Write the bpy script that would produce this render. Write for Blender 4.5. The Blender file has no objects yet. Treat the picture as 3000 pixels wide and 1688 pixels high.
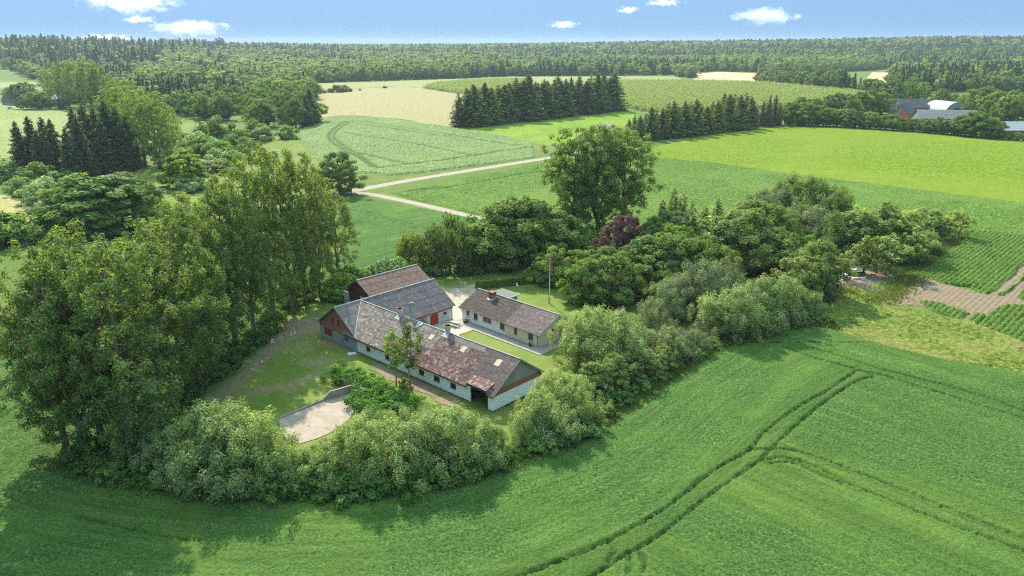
import bpy, bmesh, math, random
import numpy as np
from mathutils import Vector, Matrix
from mathutils.geometry import tessellate_polygon

R = math.radians
scene = bpy.context.scene
COL = scene.collection
rng = np.random.default_rng(7)
random.seed(7)

# ------------------------------------------------------------------ camera
CAM_H = 46.0
FOC = 2200.0                      # focal length in pixels of a 3000 px wide frame
HORIZON = 130.0
PITCH = math.atan((844 - HORIZON) / FOC)
cam_data = bpy.data.cameras.new("camera")
cam_data.sensor_width = 36.0
cam_data.lens = FOC / 3000 * 36.0
cam_data.clip_start = 0.5
cam_data.clip_end = 60000
cam = bpy.data.objects.new("camera", cam_data)
cam.location = (0, 0, CAM_H)
cam.rotation_euler = (math.pi / 2 - PITCH, 0, 0)
COL.objects.link(cam)
scene.camera = cam

# ------------------------------------------------------------------ light
SUN_EL, SUN_AZ = 40.0, -21.0      # azimuth from straight ahead, negative = to the left
world = bpy.data.worlds.new("World")
scene.world = world
world.use_nodes = True
nt = world.node_tree
nt.nodes.clear()
wout = nt.nodes.new("ShaderNodeOutputWorld")
wbg = nt.nodes.new("ShaderNodeBackground")
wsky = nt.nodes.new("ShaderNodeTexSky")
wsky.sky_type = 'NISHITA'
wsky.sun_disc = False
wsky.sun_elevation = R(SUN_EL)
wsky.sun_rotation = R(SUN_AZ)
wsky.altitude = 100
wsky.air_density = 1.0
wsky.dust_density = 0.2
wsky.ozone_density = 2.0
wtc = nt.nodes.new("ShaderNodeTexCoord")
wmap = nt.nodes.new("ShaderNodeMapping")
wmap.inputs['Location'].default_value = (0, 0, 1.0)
wmap.inputs['Scale'].default_value = (1, 1, -0.96)  # sky height flipped: bright low-sky colours overhead for added fill, blue at the horizon
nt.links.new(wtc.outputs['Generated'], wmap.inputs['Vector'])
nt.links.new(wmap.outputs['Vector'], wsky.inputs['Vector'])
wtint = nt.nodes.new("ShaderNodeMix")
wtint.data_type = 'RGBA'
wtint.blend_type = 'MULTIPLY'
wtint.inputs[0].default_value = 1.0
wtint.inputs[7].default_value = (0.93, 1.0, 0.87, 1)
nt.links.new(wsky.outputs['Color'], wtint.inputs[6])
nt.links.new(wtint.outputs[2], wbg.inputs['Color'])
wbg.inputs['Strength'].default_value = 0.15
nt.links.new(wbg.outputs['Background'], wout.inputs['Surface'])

sun_data = bpy.data.lights.new("sun", 'SUN')
sun_data.energy = 4.0
sun_data.angle = R(0.5)
sun_data.color = (1.0, 0.93, 0.76)
sun = bpy.data.objects.new("sun", sun_data)
sdir = Vector((math.sin(R(SUN_AZ)) * math.cos(R(SUN_EL)), math.cos(R(SUN_AZ)) * math.cos(R(SUN_EL)), math.sin(R(SUN_EL))))
sun.rotation_euler = sdir.to_track_quat('Z', 'Y').to_euler()
sun.location = (0, 0, 300)
COL.objects.link(sun)

scene.view_settings.view_transform = 'Standard'
scene.view_settings.look = 'None'
scene.view_settings.exposure = 1.2
scene.view_settings.gamma = 1.0
scene.cycles.max_bounces = 6
scene.cycles.diffuse_bounces = 3
scene.cycles.glossy_bounces = 2
scene.cycles.transmission_bounces = 4
scene.cycles.transparent_max_bounces = 6
scene.cycles.volume_bounces = 2
scene.cycles.volume_step_rate = 4.0

# ------------------------------------------------------------------ survey: image plan -> ground metres
K = 3000.0 / 2575.0
COSP, SINP = math.cos(PITCH), math.sin(PITCH)
def ray(vx, vy):
    x = (vx * K - 1500) / FOC
    y = -(vy * K - 844) / FOC
    return x, COSP + y * SINP, -SINP + y * COSP
def P(vx, vy, z=0.0):
    d = ray(vx, vy)
    t = (z - CAM_H) / d[2]
    return d[0] * t, d[1] * t
def height_at(xy, vy):
    d = ray(K, vy)
    return CAM_H + d[2] * xy[1] / d[1]
def proj(x, y, z):
    dz = z - CAM_H
    zc = y * COSP - dz * SINP
    return (1500 + FOC * x / zc) / K, (844 - FOC * (y * SINP + dz * COSP) / zc) / K

# ------------------------------------------------------------------ helpers
def tag(o, label=None, cat=None, group=None, kind=None):
    if label: o['label'] = label
    if cat: o['category'] = cat
    if group: o['group'] = group
    if kind: o['kind'] = kind
    return o
def link(o, parent=None):
    COL.objects.link(o)
    if parent is not None: o.parent = parent
    return o
def empty(name, loc=(0, 0, 0), rz=0.0):
    o = bpy.data.objects.new(name, None)
    o.empty_display_size = 0.5
    o.location = loc
    o.rotation_euler = (0, 0, rz)
    return link(o)
def np_mesh(name, verts, faces, mat=None, smooth=False):
    """verts (n,3), faces (m,k) array of equal sized faces."""
    me = bpy.data.meshes.new(name)
    verts = np.ascontiguousarray(verts, dtype=np.float32)
    faces = np.ascontiguousarray(faces, dtype=np.int32)
    n, (m, k) = len(verts), faces.shape
    me.vertices.add(n)
    me.vertices.foreach_set('co', verts.ravel())
    me.loops.add(m * k)
    me.loops.foreach_set('vertex_index', faces.ravel())
    me.polygons.add(m)
    me.polygons.foreach_set('loop_start', np.arange(0, m * k, k, dtype=np.int32))
    me.polygons.foreach_set('loop_total', np.full(m, k, dtype=np.int32))
    if smooth:
        me.polygons.foreach_set('use_smooth', np.ones(m, dtype=bool))
    me.update(calc_edges=True)
    if mat: me.materials.append(mat)
    return me

class MB:
    """collects simple solids and links them as one mesh object"""
    def __init__(self):
        self.v, self.f = [], []
    def add(self, vs, fs):
        n = len(self.v)
        self.v += [tuple(p) for p in vs]
        self.f += [tuple(i + n for i in f) for f in fs]
    def box(self, x0, x1, y0, y1, z0, z1):
        self.add([(x0, y0, z0), (x1, y0, z0), (x1, y1, z0), (x0, y1, z0), (x0, y0, z1), (x1, y0, z1), (x1, y1, z1), (x0, y1, z1)],
                 [(3, 2, 1, 0), (4, 5, 6, 7), (0, 1, 5, 4), (1, 2, 6, 5), (2, 3, 7, 6), (3, 0, 4, 7)])
    def obox(self, p, q, up, w, h):
        """beam from p to q, width w across, h along up"""
        p, q, up = Vector(p), Vector(q), Vector(up)
        d = (q - p).normalized()
        s = d.cross(up).normalized() * (w / 2)
        u = s.cross(d).normalized() * (h / 2)
        vs = [p - s - u, p + s - u, p + s + u, p - s + u, q - s - u, q + s - u, q + s + u, q - s + u]
        self.add(vs, [(0, 1, 2, 3), (7, 6, 5, 4), (0, 4, 5, 1), (1, 5, 6, 2), (2, 6, 7, 3), (3, 7, 4, 0)])
    def prism(self, poly, z0, z1):
        n = len(poly)
        a = sum(poly[i][0] * poly[(i + 1) % n][1] - poly[(i + 1) % n][0] * poly[i][1] for i in range(n))
        if a < 0: poly = poly[::-1]
        tris = tessellate_polygon([[Vector((x, y, 0)) for x, y in poly]])
        vs = [(x, y, z0) for x, y in poly] + [(x, y, z1) for x, y in poly]
        fs = [(i, (i + 1) % n, (i + 1) % n + n, i + n) for i in range(n)]
        for t in tris:
            p = [Vector((*poly[i], 0)) for i in t]
            if (p[1] - p[0]).cross(p[2] - p[0]).z < 0: t = t[::-1]
            fs += [tuple(i + n for i in t), tuple(t[::-1])]
        self.add(vs, fs)
    def tube(self, path, radii, sides=6, cap=True):
        path = [Vector(p) for p in path]
        rings = []
        for i, p in enumerate(path):
            d = (path[min(i + 1, len(path) - 1)] - path[max(i - 1, 0)]).normalized()
            a = d.cross(Vector((0.31, 0.95, 0.05))).normalized()
            if a.length < .5: a = Vector((1, 0, 0))
            b = d.cross(a)
            r = radii[i] if hasattr(radii, '__len__') else radii
            rings.append([p + (a * math.cos(k * 2 * math.pi / sides) + b * math.sin(k * 2 * math.pi / sides)) * r for k in range(sides)])
        vs = [p for g in rings for p in g]
        fs = []
        for i in range(len(path) - 1):
            for k in range(sides):
                k2 = (k + 1) % sides
                fs.append((i * sides + k, i * sides + k2, (i + 1) * sides + k2, (i + 1) * sides + k))
        if cap:
            fs.append(tuple(range(sides))[::-1])
            fs.append(tuple((len(path) - 1) * sides + k for k in range(sides)))
        self.add(vs, fs)
    def lathe(self, c, prof, sides=14):
        """prof list of (r,z)"""
        vs = [(c[0] + r * math.cos(k * 2 * math.pi / sides), c[1] + r * math.sin(k * 2 * math.pi / sides), c[2] + z) for r, z in prof for k in range(sides)]
        fs = [(i * sides + k, i * sides + (k + 1) % sides, (i + 1) * sides + (k + 1) % sides, (i + 1) * sides + k) for i in range(len(prof) - 1) for k in range(sides)]
        fs.append(tuple(range(sides))[::-1])
        fs.append(tuple((len(prof) - 1) * sides + k for k in range(sides)))
        self.add(vs, fs)
    def build(self, name, mat, parent=None, smooth=False):
        me = bpy.data.meshes.new(name)
        me.from_pydata(self.v, [], self.f)
        me.update()
        if smooth:
            for p in me.polygons: p.use_smooth = True
        if mat: me.materials.append(mat)
        o = bpy.data.objects.new(name, me)
        return link(o, parent)

_ORD = "zeroth first second third fourth fifth sixth seventh eighth ninth tenth eleventh twelfth thirteenth fourteenth fifteenth sixteenth seventeenth eighteenth nineteenth".split()
_TENS = {20: ('twentieth', 'twenty'), 30: ('thirtieth', 'thirty'), 40: ('fortieth', 'forty'), 50: ('fiftieth', 'fifty'), 60: ('sixtieth', 'sixty'), 70: ('seventieth', 'seventy'), 80: ('eightieth', 'eighty'), 90: ('ninetieth', 'ninety')}
def ordinal(n):
    if n >= 100: return 'hundredth' if n == 100 else 'hundred-and-' + ordinal(n - 100)
    if n < 20: return _ORD[n]
    t, r = n // 10 * 10, n % 10
    return _TENS[t][0] if r == 0 else _TENS[t][1] + '-' + _ORD[r]

# ------------------------------------------------------------------ materials
def new_mat(name):
    m = bpy.data.materials.new(name)
    m.use_nodes = True
    t = m.node_tree
    t.nodes.clear()
    return m, t, t.nodes, t.links
def rgba(c): return (c[0], c[1], c[2], 1.0)
class NB:
    """tiny node builder"""
    def __init__(self, name):
        self.m, self.t, self.n, self.l = new_mat(name)
    def node(self, typ, **kw):
        n = self.n.new(typ)
        for k, v in kw.items(): setattr(n, k, v)
        return n
    def inp(self, sock, v):
        if isinstance(v, bpy.types.NodeSocket): self.l.new(v, sock)
        elif v is not None: sock.default_value = v
    def coords(self, kind='Object'): return self.node('ShaderNodeTexCoord').outputs[kind]
    def mapping(self, vec, scale=(1, 1, 1), rot=(0, 0, 0), loc=(0, 0, 0)):
        n = self.node('ShaderNodeMapping')
        self.l.new(vec, n.inputs['Vector'])
        n.inputs['Scale'].default_value = scale
        n.inputs['Rotation'].default_value = rot
        n.inputs['Location'].default_value = loc
        return n.outputs['Vector']
    def noise(self, vec, scale, detail=3, rough=.55, dist=0.0):
        n = self.node('ShaderNodeTexNoise')
        self.inp(n.inputs['Vector'], vec)
        n.inputs['Scale'].default_value = scale
        n.inputs['Detail'].default_value = detail
        n.inputs['Roughness'].default_value = rough
        n.inputs['Distortion'].default_value = dist
        return n.outputs['Fac']
    def wave(self, vec, scale, axis='X', dist=0.0, detail=1, dscale=1.0):
        n = self.node('ShaderNodeTexWave')
        n.wave_type = 'BANDS'
        n.bands_direction = axis
        self.inp(n.inputs['Vector'], vec)
        n.inputs['Scale'].default_value = scale
        n.inputs['Distortion'].default_value = dist
        n.inputs['Detail'].default_value = detail
        n.inputs['Detail Scale'].default_value = dscale
        return n.outputs['Fac']
    def ramp(self, fac, stops):
        n = self.node('ShaderNodeValToRGB')
        self.l.new(fac, n.inputs['Fac'])
        e = n.color_ramp.elements
        while len(e) < len(stops): e.new(.5)
        for q, (p, c) in zip(e, stops):
            q.position = p
            q.color = rgba(c) if hasattr(c, '__len__') else (c, c, c, 1)
        return n.outputs['Color']
    def range(self, fac, a, b, c=0.0, d=1.0):
        n = self.node('ShaderNodeMapRange')
        n.clamp = True
        self.l.new(fac, n.inputs['Value'])
        for i, v in enumerate((a, b, c, d)): n.inputs[i + 1].default_value = v
        return n.outputs['Result']
    def mix(self, fac, a, b, mode='MIX'):
        n = self.node('ShaderNodeMix')
        n.data_type = 'RGBA'
        n.blend_type = mode
        self.inp(n.inputs[0], fac)
        self.inp(n.inputs[6], a if isinstance(a, bpy.types.NodeSocket) else rgba(a))
        self.inp(n.inputs[7], b if isinstance(b, bpy.types.NodeSocket) else rgba(b))
        return n.outputs[2]
    def math(self, op, a, b=None):
        n = self.node('ShaderNodeMath')
        n.operation = op
        self.inp(n.inputs[0], a)
        if b is not None: self.inp(n.inputs[1], b)
        return n.outputs[0]
    def attr(self, name):
        n = self.node('ShaderNodeAttribute')
        n.attribute_name = name
        return n.outputs['Fac']
    def bump(self, h, strength=.5, dist=.05):
        n = self.node('ShaderNodeBump')
        n.inputs['Strength'].default_value = strength
        n.inputs['Distance'].default_value = dist
        self.l.new(h, n.inputs['Height'])
        return n.outputs['Normal']
    def finish(self, color, rough=.85, normal=None, spec=.2, metallic=0.0):
        b = self.node('ShaderNodeBsdfPrincipled')
        o = self.node('ShaderNodeOutputMaterial')
        self.inp(b.inputs['Base Color'], color if isinstance(color, bpy.types.NodeSocket) else rgba(color))
        self.inp(b.inputs['Roughness'], rough)
        b.inputs['Specular IOR Level'].default_value = spec
        b.inputs['Metallic'].default_value = metallic
        if normal is not None: self.l.new(normal, b.inputs['Normal'])
        self.l.new(b.outputs[0], o.inputs['Surface'])
        return self.m
    def random_island(self):
        return self.node('ShaderNodeNewGeometry').outputs['Random Per Island']
    def random_object(self):
        return self.node('ShaderNodeObjectInfo').outputs['Random']

def plain(name, c, rough=.7, var=.15, scale=3.0, spec=.25, metallic=0.0, bump=.1):
    b = NB(name)
    co = b.coords()
    n = b.noise(co, scale, 5)
    d = tuple(k * (1 - var) for k in c)
    e = tuple(min(1, k * (1 + var)) for k in c)
    col = b.ramp(n, [(.3, d), (.7, e)])
    return b.finish(col, rough, b.bump(b.noise(co, scale * 8, 3), bump, .02), spec, metallic)

def leaf_mat(name, dark, light, pale=None, pale_amt=.06, trans=.35, objvar=.25, gain=2.2):
    dark, light = tuple(k * gain for k in dark), tuple(k * gain for k in light)
    trans = min(.52, trans + .16)
    b = NB(name)
    r = b.random_island()
    col = b.ramp(r, [(0.0, dark), (.55, tuple((x + y) / 2 for x, y in zip(dark, light))), (1 - pale_amt - .01, light), (1 - pale_amt, pale or light)] if pale else [(0, dark), (1, light)])
    o = b.random_object()
    tint = b.ramp(o, [(0, (1 - objvar, 1 - objvar * .9, 1 - objvar * .6)), (.5, (1, 1, 1)), (1, (1 + objvar, 1 + objvar * .7, 1 - objvar * .2))])
    col = b.mix(1.0, col, tint, 'MULTIPLY')
    d = b.node('ShaderNodeBsdfPrincipled')
    d.inputs['Roughness'].default_value = .65
    d.inputs['Specular IOR Level'].default_value = .10
    b.l.new(col, d.inputs['Base Color'])
    tr = b.node('ShaderNodeBsdfTranslucent')
    b.l.new(b.mix(1.0, col, (1.25, 1.2, .5), 'MULTIPLY'), tr.inputs['Color'])
    mx = b.node('ShaderNodeMixShader')
    mx.inputs[0].default_value = trans
    b.l.new(d.outputs[0], mx.inputs[1])
    b.l.new(tr.outputs[0], mx.inputs[2])
    out = b.node('ShaderNodeOutputMaterial')
    b.l.new(mx.outputs[0], out.inputs['Surface'])
    return b.m
scene.cycles.use_denoising = False
scene.cycles.use_adaptive_sampling = False
scene.cycles.filter_width = 1.15
# ------------------------------------------------------------------ terrain
_AZ = [-180, -50, -36, -28, -20, -12, -5, 2, 8, 14, 20, 28, 35, 50, 180]
_HF = [30, 34, 36, 34, 26, 22, 23, 26, 33, 38, 42, 50, 52, 50, 30]
def terrain(x, y):
    x = np.asarray(x, float); y = np.asarray(y, float)
    r = np.hypot(x, y)
    az = np.degrees(np.arctan2(x, y))
    hf = np.interp(az, _AZ, _HF)
    start = np.interp(az, [-180, -40, -20, -5, 5, 35, 180], [1250, 1230, 1080, 1150, 1450, 1450, 1300])
    end = np.interp(az, [-180, -40, -22, -12, 5, 35, 180], [2000, 1800, 2300, 2900, 3100, 3300, 3000])
    t = np.clip((r - start) / (end - start), 0, 1)
    h = hf * t * t * (3 - 2 * t)
    h += 2.5 * np.clip((r - 1450) / 700, 0, 1) * (np.sin(x / 310 + 1.3) * np.cos(y / 270) + .6 * np.sin(x / 140 + y / 190))
    # beyond the ridge the land settles just under eye level
    t2 = np.clip((r - 3600) / 2600, 0, 1)
    return h * (1 - t2) + np.minimum(h, 40.0) * t2
def build_ground():
    radii = [0, 25, 50, 75, 100, 130, 160, 200, 250, 300, 360, 430, 510, 600] + list(np.geomspace(680, 6500, 46))
    na = 240
    ang = np.linspace(0, 2 * np.pi, na, endpoint=False)
    vs = [(0, 0, 0)]
    for r in radii[1:]:
        x, y = r * np.sin(ang), r * np.cos(ang)
        vs += list(zip(x, y, terrain(x, y)))
    fs = []
    for k in range(na):
        fs.append((0, 1 + (k + 1) % na, 1 + k))
    for i in range(len(radii) - 2):
        a, b = 1 + i * na, 1 + (i + 1) * na
        for k in range(na):
            k2 = (k + 1) % na
            fs.append((a + k, a + k2, b + k2, b + k))
    me = bpy.data.meshes.new('ground')
    me.from_pydata(vs, [], fs)
    for p in me.polygons: p.use_smooth = True
    b = NB('meadow_ground')
    co = b.coords()
    big = b.noise(co, .022, 4, .6, .6)
    mid = b.noise(co, .16, 4, .6)
    fine = b.noise(co, 2.6, 4, .7)
    c = b.ramp(big, [(.34, (.085, .125, .022)), (.5, (.12, .16, .032)), (.66, (.185, .18, .055))])
    c = b.mix(b.range(mid, .4, .7), c, (.085, .155, .028))
    c = b.mix(b.range(fine, .35, .75, 0, .55), c, (.05, .085, .02))
    me.materials.append(b.finish(c, .95, b.bump(fine, .8, .3), .1))
    me.update()
    return tag(link(bpy.data.objects.new('ground', me)), kind='structure')
build_ground()

# ------------------------------------------------------------------ polygon sheets and crop canopies
def inside(poly, x, y):
    res = np.zeros(x.shape, bool)
    n = len(poly)
    for i in range(n):
        x0, y0 = poly[i]
        x1, y1 = poly[(i + 1) % n]
        if y0 == y1: continue
        c = ((y0 > y) != (y1 > y)) & (x < (x1 - x0) * (y - y0) / (y1 - y0) + x0)
        res ^= c
    return res
def dist_to(pts, x, y, closed=False):
    d = np.full(x.shape, 1e9)
    n = len(pts)
    for i in range(n if closed else n - 1):
        ax, ay = pts[i]
        bx, by = pts[(i + 1) % n]
        dx, dy = bx - ax, by - ay
        L = dx * dx + dy * dy + 1e-9
        t = np.clip(((x - ax) * dx + (y - ay) * dy) / L, 0, 1)
        d = np.minimum(d, np.hypot(x - ax - t * dx, y - ay - t * dy))
    return d
def smooth_line(pts, n=6):
    """Catmull-Rom through the points"""
    p = [np.array(q, float) for q in pts]
    p = [2 * p[0] - p[1]] + p + [2 * p[-1] - p[-2]]
    out = []
    for i in range(1, len(p) - 2):
        for k in range(n):
            t = k / n
            out.append(.5 * (2 * p[i] + (p[i + 1] - p[i - 1]) * t + (2 * p[i - 1] - 5 * p[i] + 4 * p[i + 1] - p[i + 2]) * t * t + (3 * p[i] - p[i - 1] - 3 * p[i + 1] + p[i + 2]) * t ** 3))
    out.append(p[-2])
    return [tuple(q) for q in out]
def ragged(pts, step, amp, seed):
    """walk along a closed outline and let it wander a little"""
    g = np.random.default_rng(seed)
    out = []
    n = len(pts)
    for i in range(n):
        a, b = np.array(pts[i]), np.array(pts[(i + 1) % n])
        L = np.hypot(*(b - a))
        k = max(1, min(60, int(L / step)))
        nrm = np.array([-(b - a)[1], (b - a)[0]]) / (L + 1e-9)
        for j in range(k):
            out.append(tuple(a + (b - a) * j / k + nrm * g.normal() * amp * (0 if L < step else 1)))
    return out
def sheet(name, pts, z, mat, wander=0.0, step=3.0, kind='structure', label=None):
    if wander: pts = ragged(pts, step, wander, len(name) + len(pts))
    a = sum(pts[i][0] * pts[(i + 1) % len(pts)][1] - pts[(i + 1) % len(pts)][0] * pts[i][1] for i in range(len(pts)))
    if a < 0: pts = pts[::-1]
    tris = tessellate_polygon([[Vector((x, y, 0)) for x, y in pts]])
    fs = []
    for t in tris:
        q = [Vector((*pts[i], 0)) for i in t]
        fs.append(tuple(t) if (q[1] - q[0]).cross(q[2] - q[0]).z > 0 else tuple(t[::-1]))
    me = bpy.data.meshes.new(name)
    me.from_pydata([(x, y, z) for x, y in pts], [], fs)
    me.materials.append(mat)
    me.update()
    return tag(link(bpy.data.objects.new(name, me)), kind=kind, label=label)
def canopy(name, poly, windows, mat, base=.45, amp=.1, tracks=(), low=.08, rows=None, edge=.5, zoff=0.0, wander=.25, seed=3, drill=None):
    """a crop surface: windows are (x0,x1,y0,y1,cell); tracks are (polyline, half width, depth share)"""
    poly = ragged(poly, 4.0, wander, seed) if wander else poly
    g = np.random.default_rng(seed)
    V_, F_, T_, D_, off = [], [], [], [], 0
    for (x0, x1, y0, y1, cell) in windows:
        nx, ny = int((x1 - x0) / cell) + 1, int((y1 - y0) / cell) + 1
        X, Y = np.meshgrid(x0 + np.arange(nx) * cell, y0 + np.arange(ny) * cell)
        ins = inside(poly, X, Y)
        if not ins.any(): continue
        jx = X + (g.random(X.shape) - .5) * cell * .7
        jy = Y + (g.random(X.shape) - .5) * cell * .7
        d = dist_to(poly, X, Y, True)
        d = np.where(ins, d, 0)
        Z = base * np.clip(d / edge, 0, 1) ** .6
        Z += np.where(ins, (g.random(X.shape) - .5) * 2 * amp, 0)
        Z += low * (np.sin(X / 3.1 + np.sin(Y / 4.7) * 2) + np.sin(Y / 2.3 + X / 6.1)) * .5 * ins
        if rows:
            ang, pitch, depth = rows
            ph = (X * math.cos(ang) + Y * math.sin(ang)) / pitch * 2 * np.pi
            rz = .5 + .5 * np.cos(ph)
            Z = Z * (1 - depth + depth * np.clip(rz * 1.6, 0, 1))
        tr = np.zeros(X.shape)
        for line, hw, depth in tracks:
            dd = dist_to(line, X + g.normal(0, cell * .25, X.shape), Y + g.normal(0, cell * .25, X.shape))
            m = np.clip(1.5 - dd / hw, 0, 1) * depth if name != 'lawn' else np.clip(1.7 - .7 * dd / hw, 0, 1) * depth
            tr = np.maximum(tr, m)
        Z = Z * (1 - tr) + .03 * tr
        Z = np.maximum(Z, .015) + zoff
        vid = np.arange(nx * ny).reshape(ny, nx)
        keep = ins[:-1, :-1] | ins[1:, 1:] | ins[1:, :-1] | ins[:-1, 1:]
        f = np.stack([vid[:-1, :-1][keep], vid[:-1, 1:][keep], vid[1:, 1:][keep], vid[1:, :-1][keep]], 1)
        used = np.zeros(nx * ny, bool)
        used[f.ravel()] = True
        remap = np.cumsum(used) - 1
        V_.append(np.stack([jx.ravel(), jy.ravel(), Z.ravel()], 1)[used])
        T_.append(tr.ravel()[used])
        D_.append((drill(X, Y) if drill else X * 0).ravel()[used])
        F_.append(remap[f] + off)
        off += int(used.sum())
    me = np_mesh(name, np.concatenate(V_), np.concatenate(F_), mat, smooth=True)
    at = me.attributes.new('track', 'FLOAT', 'POINT')
    at.data.foreach_set('value', np.concatenate(T_).astype(np.float32))
    if drill:
        at = me.attributes.new('drill', 'FLOAT', 'POINT')
        at.data.foreach_set('value', np.concatenate(D_).astype(np.float32))
    return tag(link(bpy.data.objects.new(name, me)), kind='structure')
def crop_mat(name, a, b_, c, soil=(.10, .085, .055), fine=5.0, patch=.05, streak=None, speck=None, soil_amt=.7, pa=(.45, .7), drill=0.0):
    b = NB(name)
    co = b.coords()
    f1 = b.noise(co, fine, 4, .75)
    f2 = b.noise(co, fine * 2.7, 2, .6)
    mid = b.noise(co, patch * 9, 4, .6)
    big = b.noise(co, patch, 4, .6, .8)
    col = b.ramp(f1, [(.38, tuple(k * .42 for k in a)), (.5, a), (.62, tuple(k * 1.28 for k in b_))])
    col = b.mix(b.range(big, pa[0], pa[1], 0, .85), col, c)
    col = b.mix(b.range(mid, .35, .75, 0, .35), col, tuple(k * .72 for k in a))
    col = b.mix(b.range(f2, .5, .78, 0, .5), col, tuple(k * .45 for k in a))
    if streak:
        ang, sc, amt, sc2 = streak
        v = b.mapping(co, (sc, sc2, 1), (0, 0, ang))
        w = b.noise(v, 1.0, 3, .6)
        col = b.mix(b.range(w, .42, .7, 0, amt), col, tuple(k * .7 for k in b_))
    if drill:
        dv = b.node('ShaderNodeCombineXYZ')
        b.l.new(b.attr('drill'), dv.inputs[0])
        b.l.new(b.math('MULTIPLY', b.noise(co, .02, 2), 6.0), dv.inputs[1])
        d1 = b.noise(dv.outputs[0], .55, 3, .7)
        d2 = b.noise(dv.outputs[0], 2.6, 2, .6)
        col = b.mix(b.range(d1, .40, .62, 0, drill), col, tuple(k * .62 for k in a))
        col = b.mix(b.range(d2, .50, .70, 0, drill * .6), col, tuple(k * 1.25 for k in b_))
    if speck:
        sc, cs, lo = speck
        vor = b.noise(co, sc, 2, .6)
        col = b.mix(b.range(vor, lo, lo + .08), col, cs)
    if soil is not None:
        col = b.mix(b.math('MULTIPLY', b.attr('track'), soil_amt), col, soil)
    return b.finish(col, .85, b.bump(f1, 1.0, .35), .04)

Z5 = lambda x, y: P((900 + x / 2.415) / K, (650 + y / 2.415) / K)
Z4 = lambda x, y: P((550 + x / 3.623) / K, (950 + y / 3.623) / K)
Z7 = lambda x, y: P((2200 + x / 2.8975) / K, (600 + y / 2.8975) / K)
ZF = lambda x, y: P((1400 + x / 1.61) / K, (1000 + y / 1.61) / K)      # survey of the near field
ZB = lambda x, y: P((850 + x / 3.22) / K, (300 + y / 3.22) / K)        # survey of the far fields
def PP(*pts): return [P(*p) for p in pts]
def SL(f, *pts): return smooth_line([f(*p) for p in pts])

FARM_EDGE = [(138, 1176), (215, 1203), (330, 1233), (430, 1248), (560, 1257), (700, 1262), (900, 1260), (1050, 1245), (1180, 1215), (1290, 1172), (1400, 1130), (1500, 1080), (1600, 1012), (1700, 950), (1800, 890), (1900, 850), (1960, 835), (2040, 826), (2090, 832)]
ROW_EDGE = [(880, 702), (840, 716), (790, 738), (735, 768), (660, 815), (590, 872), (520, 935), (450, 1005), (380, 1070), (290, 1110), (195, 1138)]
crop_poly = PP((-420, 800), (0, 800), (200, 748), (420, 655), (560, 598), (700, 540), (840, 503), (905, 495), (1215, 558), (1390, 604), (1200, 628), (1095, 652), (1000, 680), (930, 700), *ROW_EDGE, *FARM_EDGE, (2250, 880), (2400, 915), (2575, 945), (2900, 1010)) + [(120, 80), (90, 44), (-100, 44), (-140, 80)]
ruts = []
for line in (SL(ZF, (-200, 1290), (50, 1190), (270, 1100), (480, 1020), (690, 920), (900, 795), (1100, 635), (1280, 530), (1340, 455), (1480, 345), (1640, 250), (1790, 150)),
             SL(ZF, (250, 1300), (430, 1190), (600, 1090), (690, 1030), (860, 930), (1090, 745), (1310, 590), (1400, 510), (1500, 410), (1650, 290), (1780, 205), (1870, 180)),
             SL(ZF, (1280, 530), (1420, 525), (1560, 550), (1700, 600), (1950, 700), (2250, 820), (2576, 950), (2900, 1090)),
             SL(ZF, (1310, 590), (1400, 568), (1500, 578), (1620, 620), (1750, 690), (1950, 770), (2200, 870), (2576, 1010), (2900, 1150)),
             SL(ZF, (1430, 35), (1580, 90), (1780, 145), (1870, 180)),
             SL(ZF, (1570, 45), (1700, 80), (1850, 130), (2050, 185), (2300, 250), (2576, 345), (2900, 470)),
             SL(ZF, (1780, 150), (1900, 172), (2100, 235), (2300, 295), (2576, 385), (2900, 510))):
    ruts.append((line, .16, .75))
for line in (SL(ZF, (1350, 595), (1480, 590), (1600, 640), (1720, 690)), SL(ZF, (610, 960), (640, 1010), (615, 1060)), SL(ZF, (700, 1040), (725, 1080), (700, 1108)), SL(ZF, (760, 1005), (790, 1060), (775, 1108)),
             SL(P, (200, 1308), (330, 1340), (440, 1362), (505, 1370)), SL(P, (0, 1060), (40, 1035), (90, 1005)), SL(P, (-40, 1030), (20, 1000), (75, 965)),
             SL(P, (0, 915), (60, 890), (160, 850), (420, 760), (560, 700)),
             SL(ZB, (600, 1035), (680, 1050), (760, 1085), (820, 1105), (760, 1140), (640, 1165)), SL(ZB, (390, 1190), (600, 1150), (720, 1120), (760, 1085)),
             SL(ZB, (650, 1025), (830, 1078), (1000, 1125), (1200, 1180), (1380, 1235)), SL(ZB, (860, 1100), (1000, 1145), (1180, 1200), (1340, 1240)),
             SL(ZB, (480, 1000), (600, 960), (690, 920)), SL(ZB, (980, 1420), (1250, 1370), (1400, 1345))):
    ruts.append((line, .17, .65))
crop = crop_mat('cereal_crop', (.066, .138, .030), (.128, .216, .056), (.145, .228, .036), soil=(.022, .048, .013), fine=3.4, patch=.045, streak=(R(40), .03, .25, .9), drill=.5)
_main, _side = ruts[1][0], ruts[2][0]
def drill_rows(X, Y):
    (ax, ay), (bx, by) = ZF(1560, 550), ZF(2576, 950)
    ds = ((bx - ax) * (Y - ay) - (by - ay) * (X - ax)) / math.hypot(bx - ax, by - ay)
    edge_line = [P(*p) for p in FARM_EDGE]
    left = np.interp(Y, [p[1] for p in _main][::1] if _main[0][1] < _main[-1][1] else [p[1] for p in _main][::-1], [p[0] for p in _main] if _main[0][1] < _main[-1][1] else [p[0] for p in _main][::-1]) > X
    return np.where(left, dist_to(edge_line, X, Y), 300 + ds)
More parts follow.
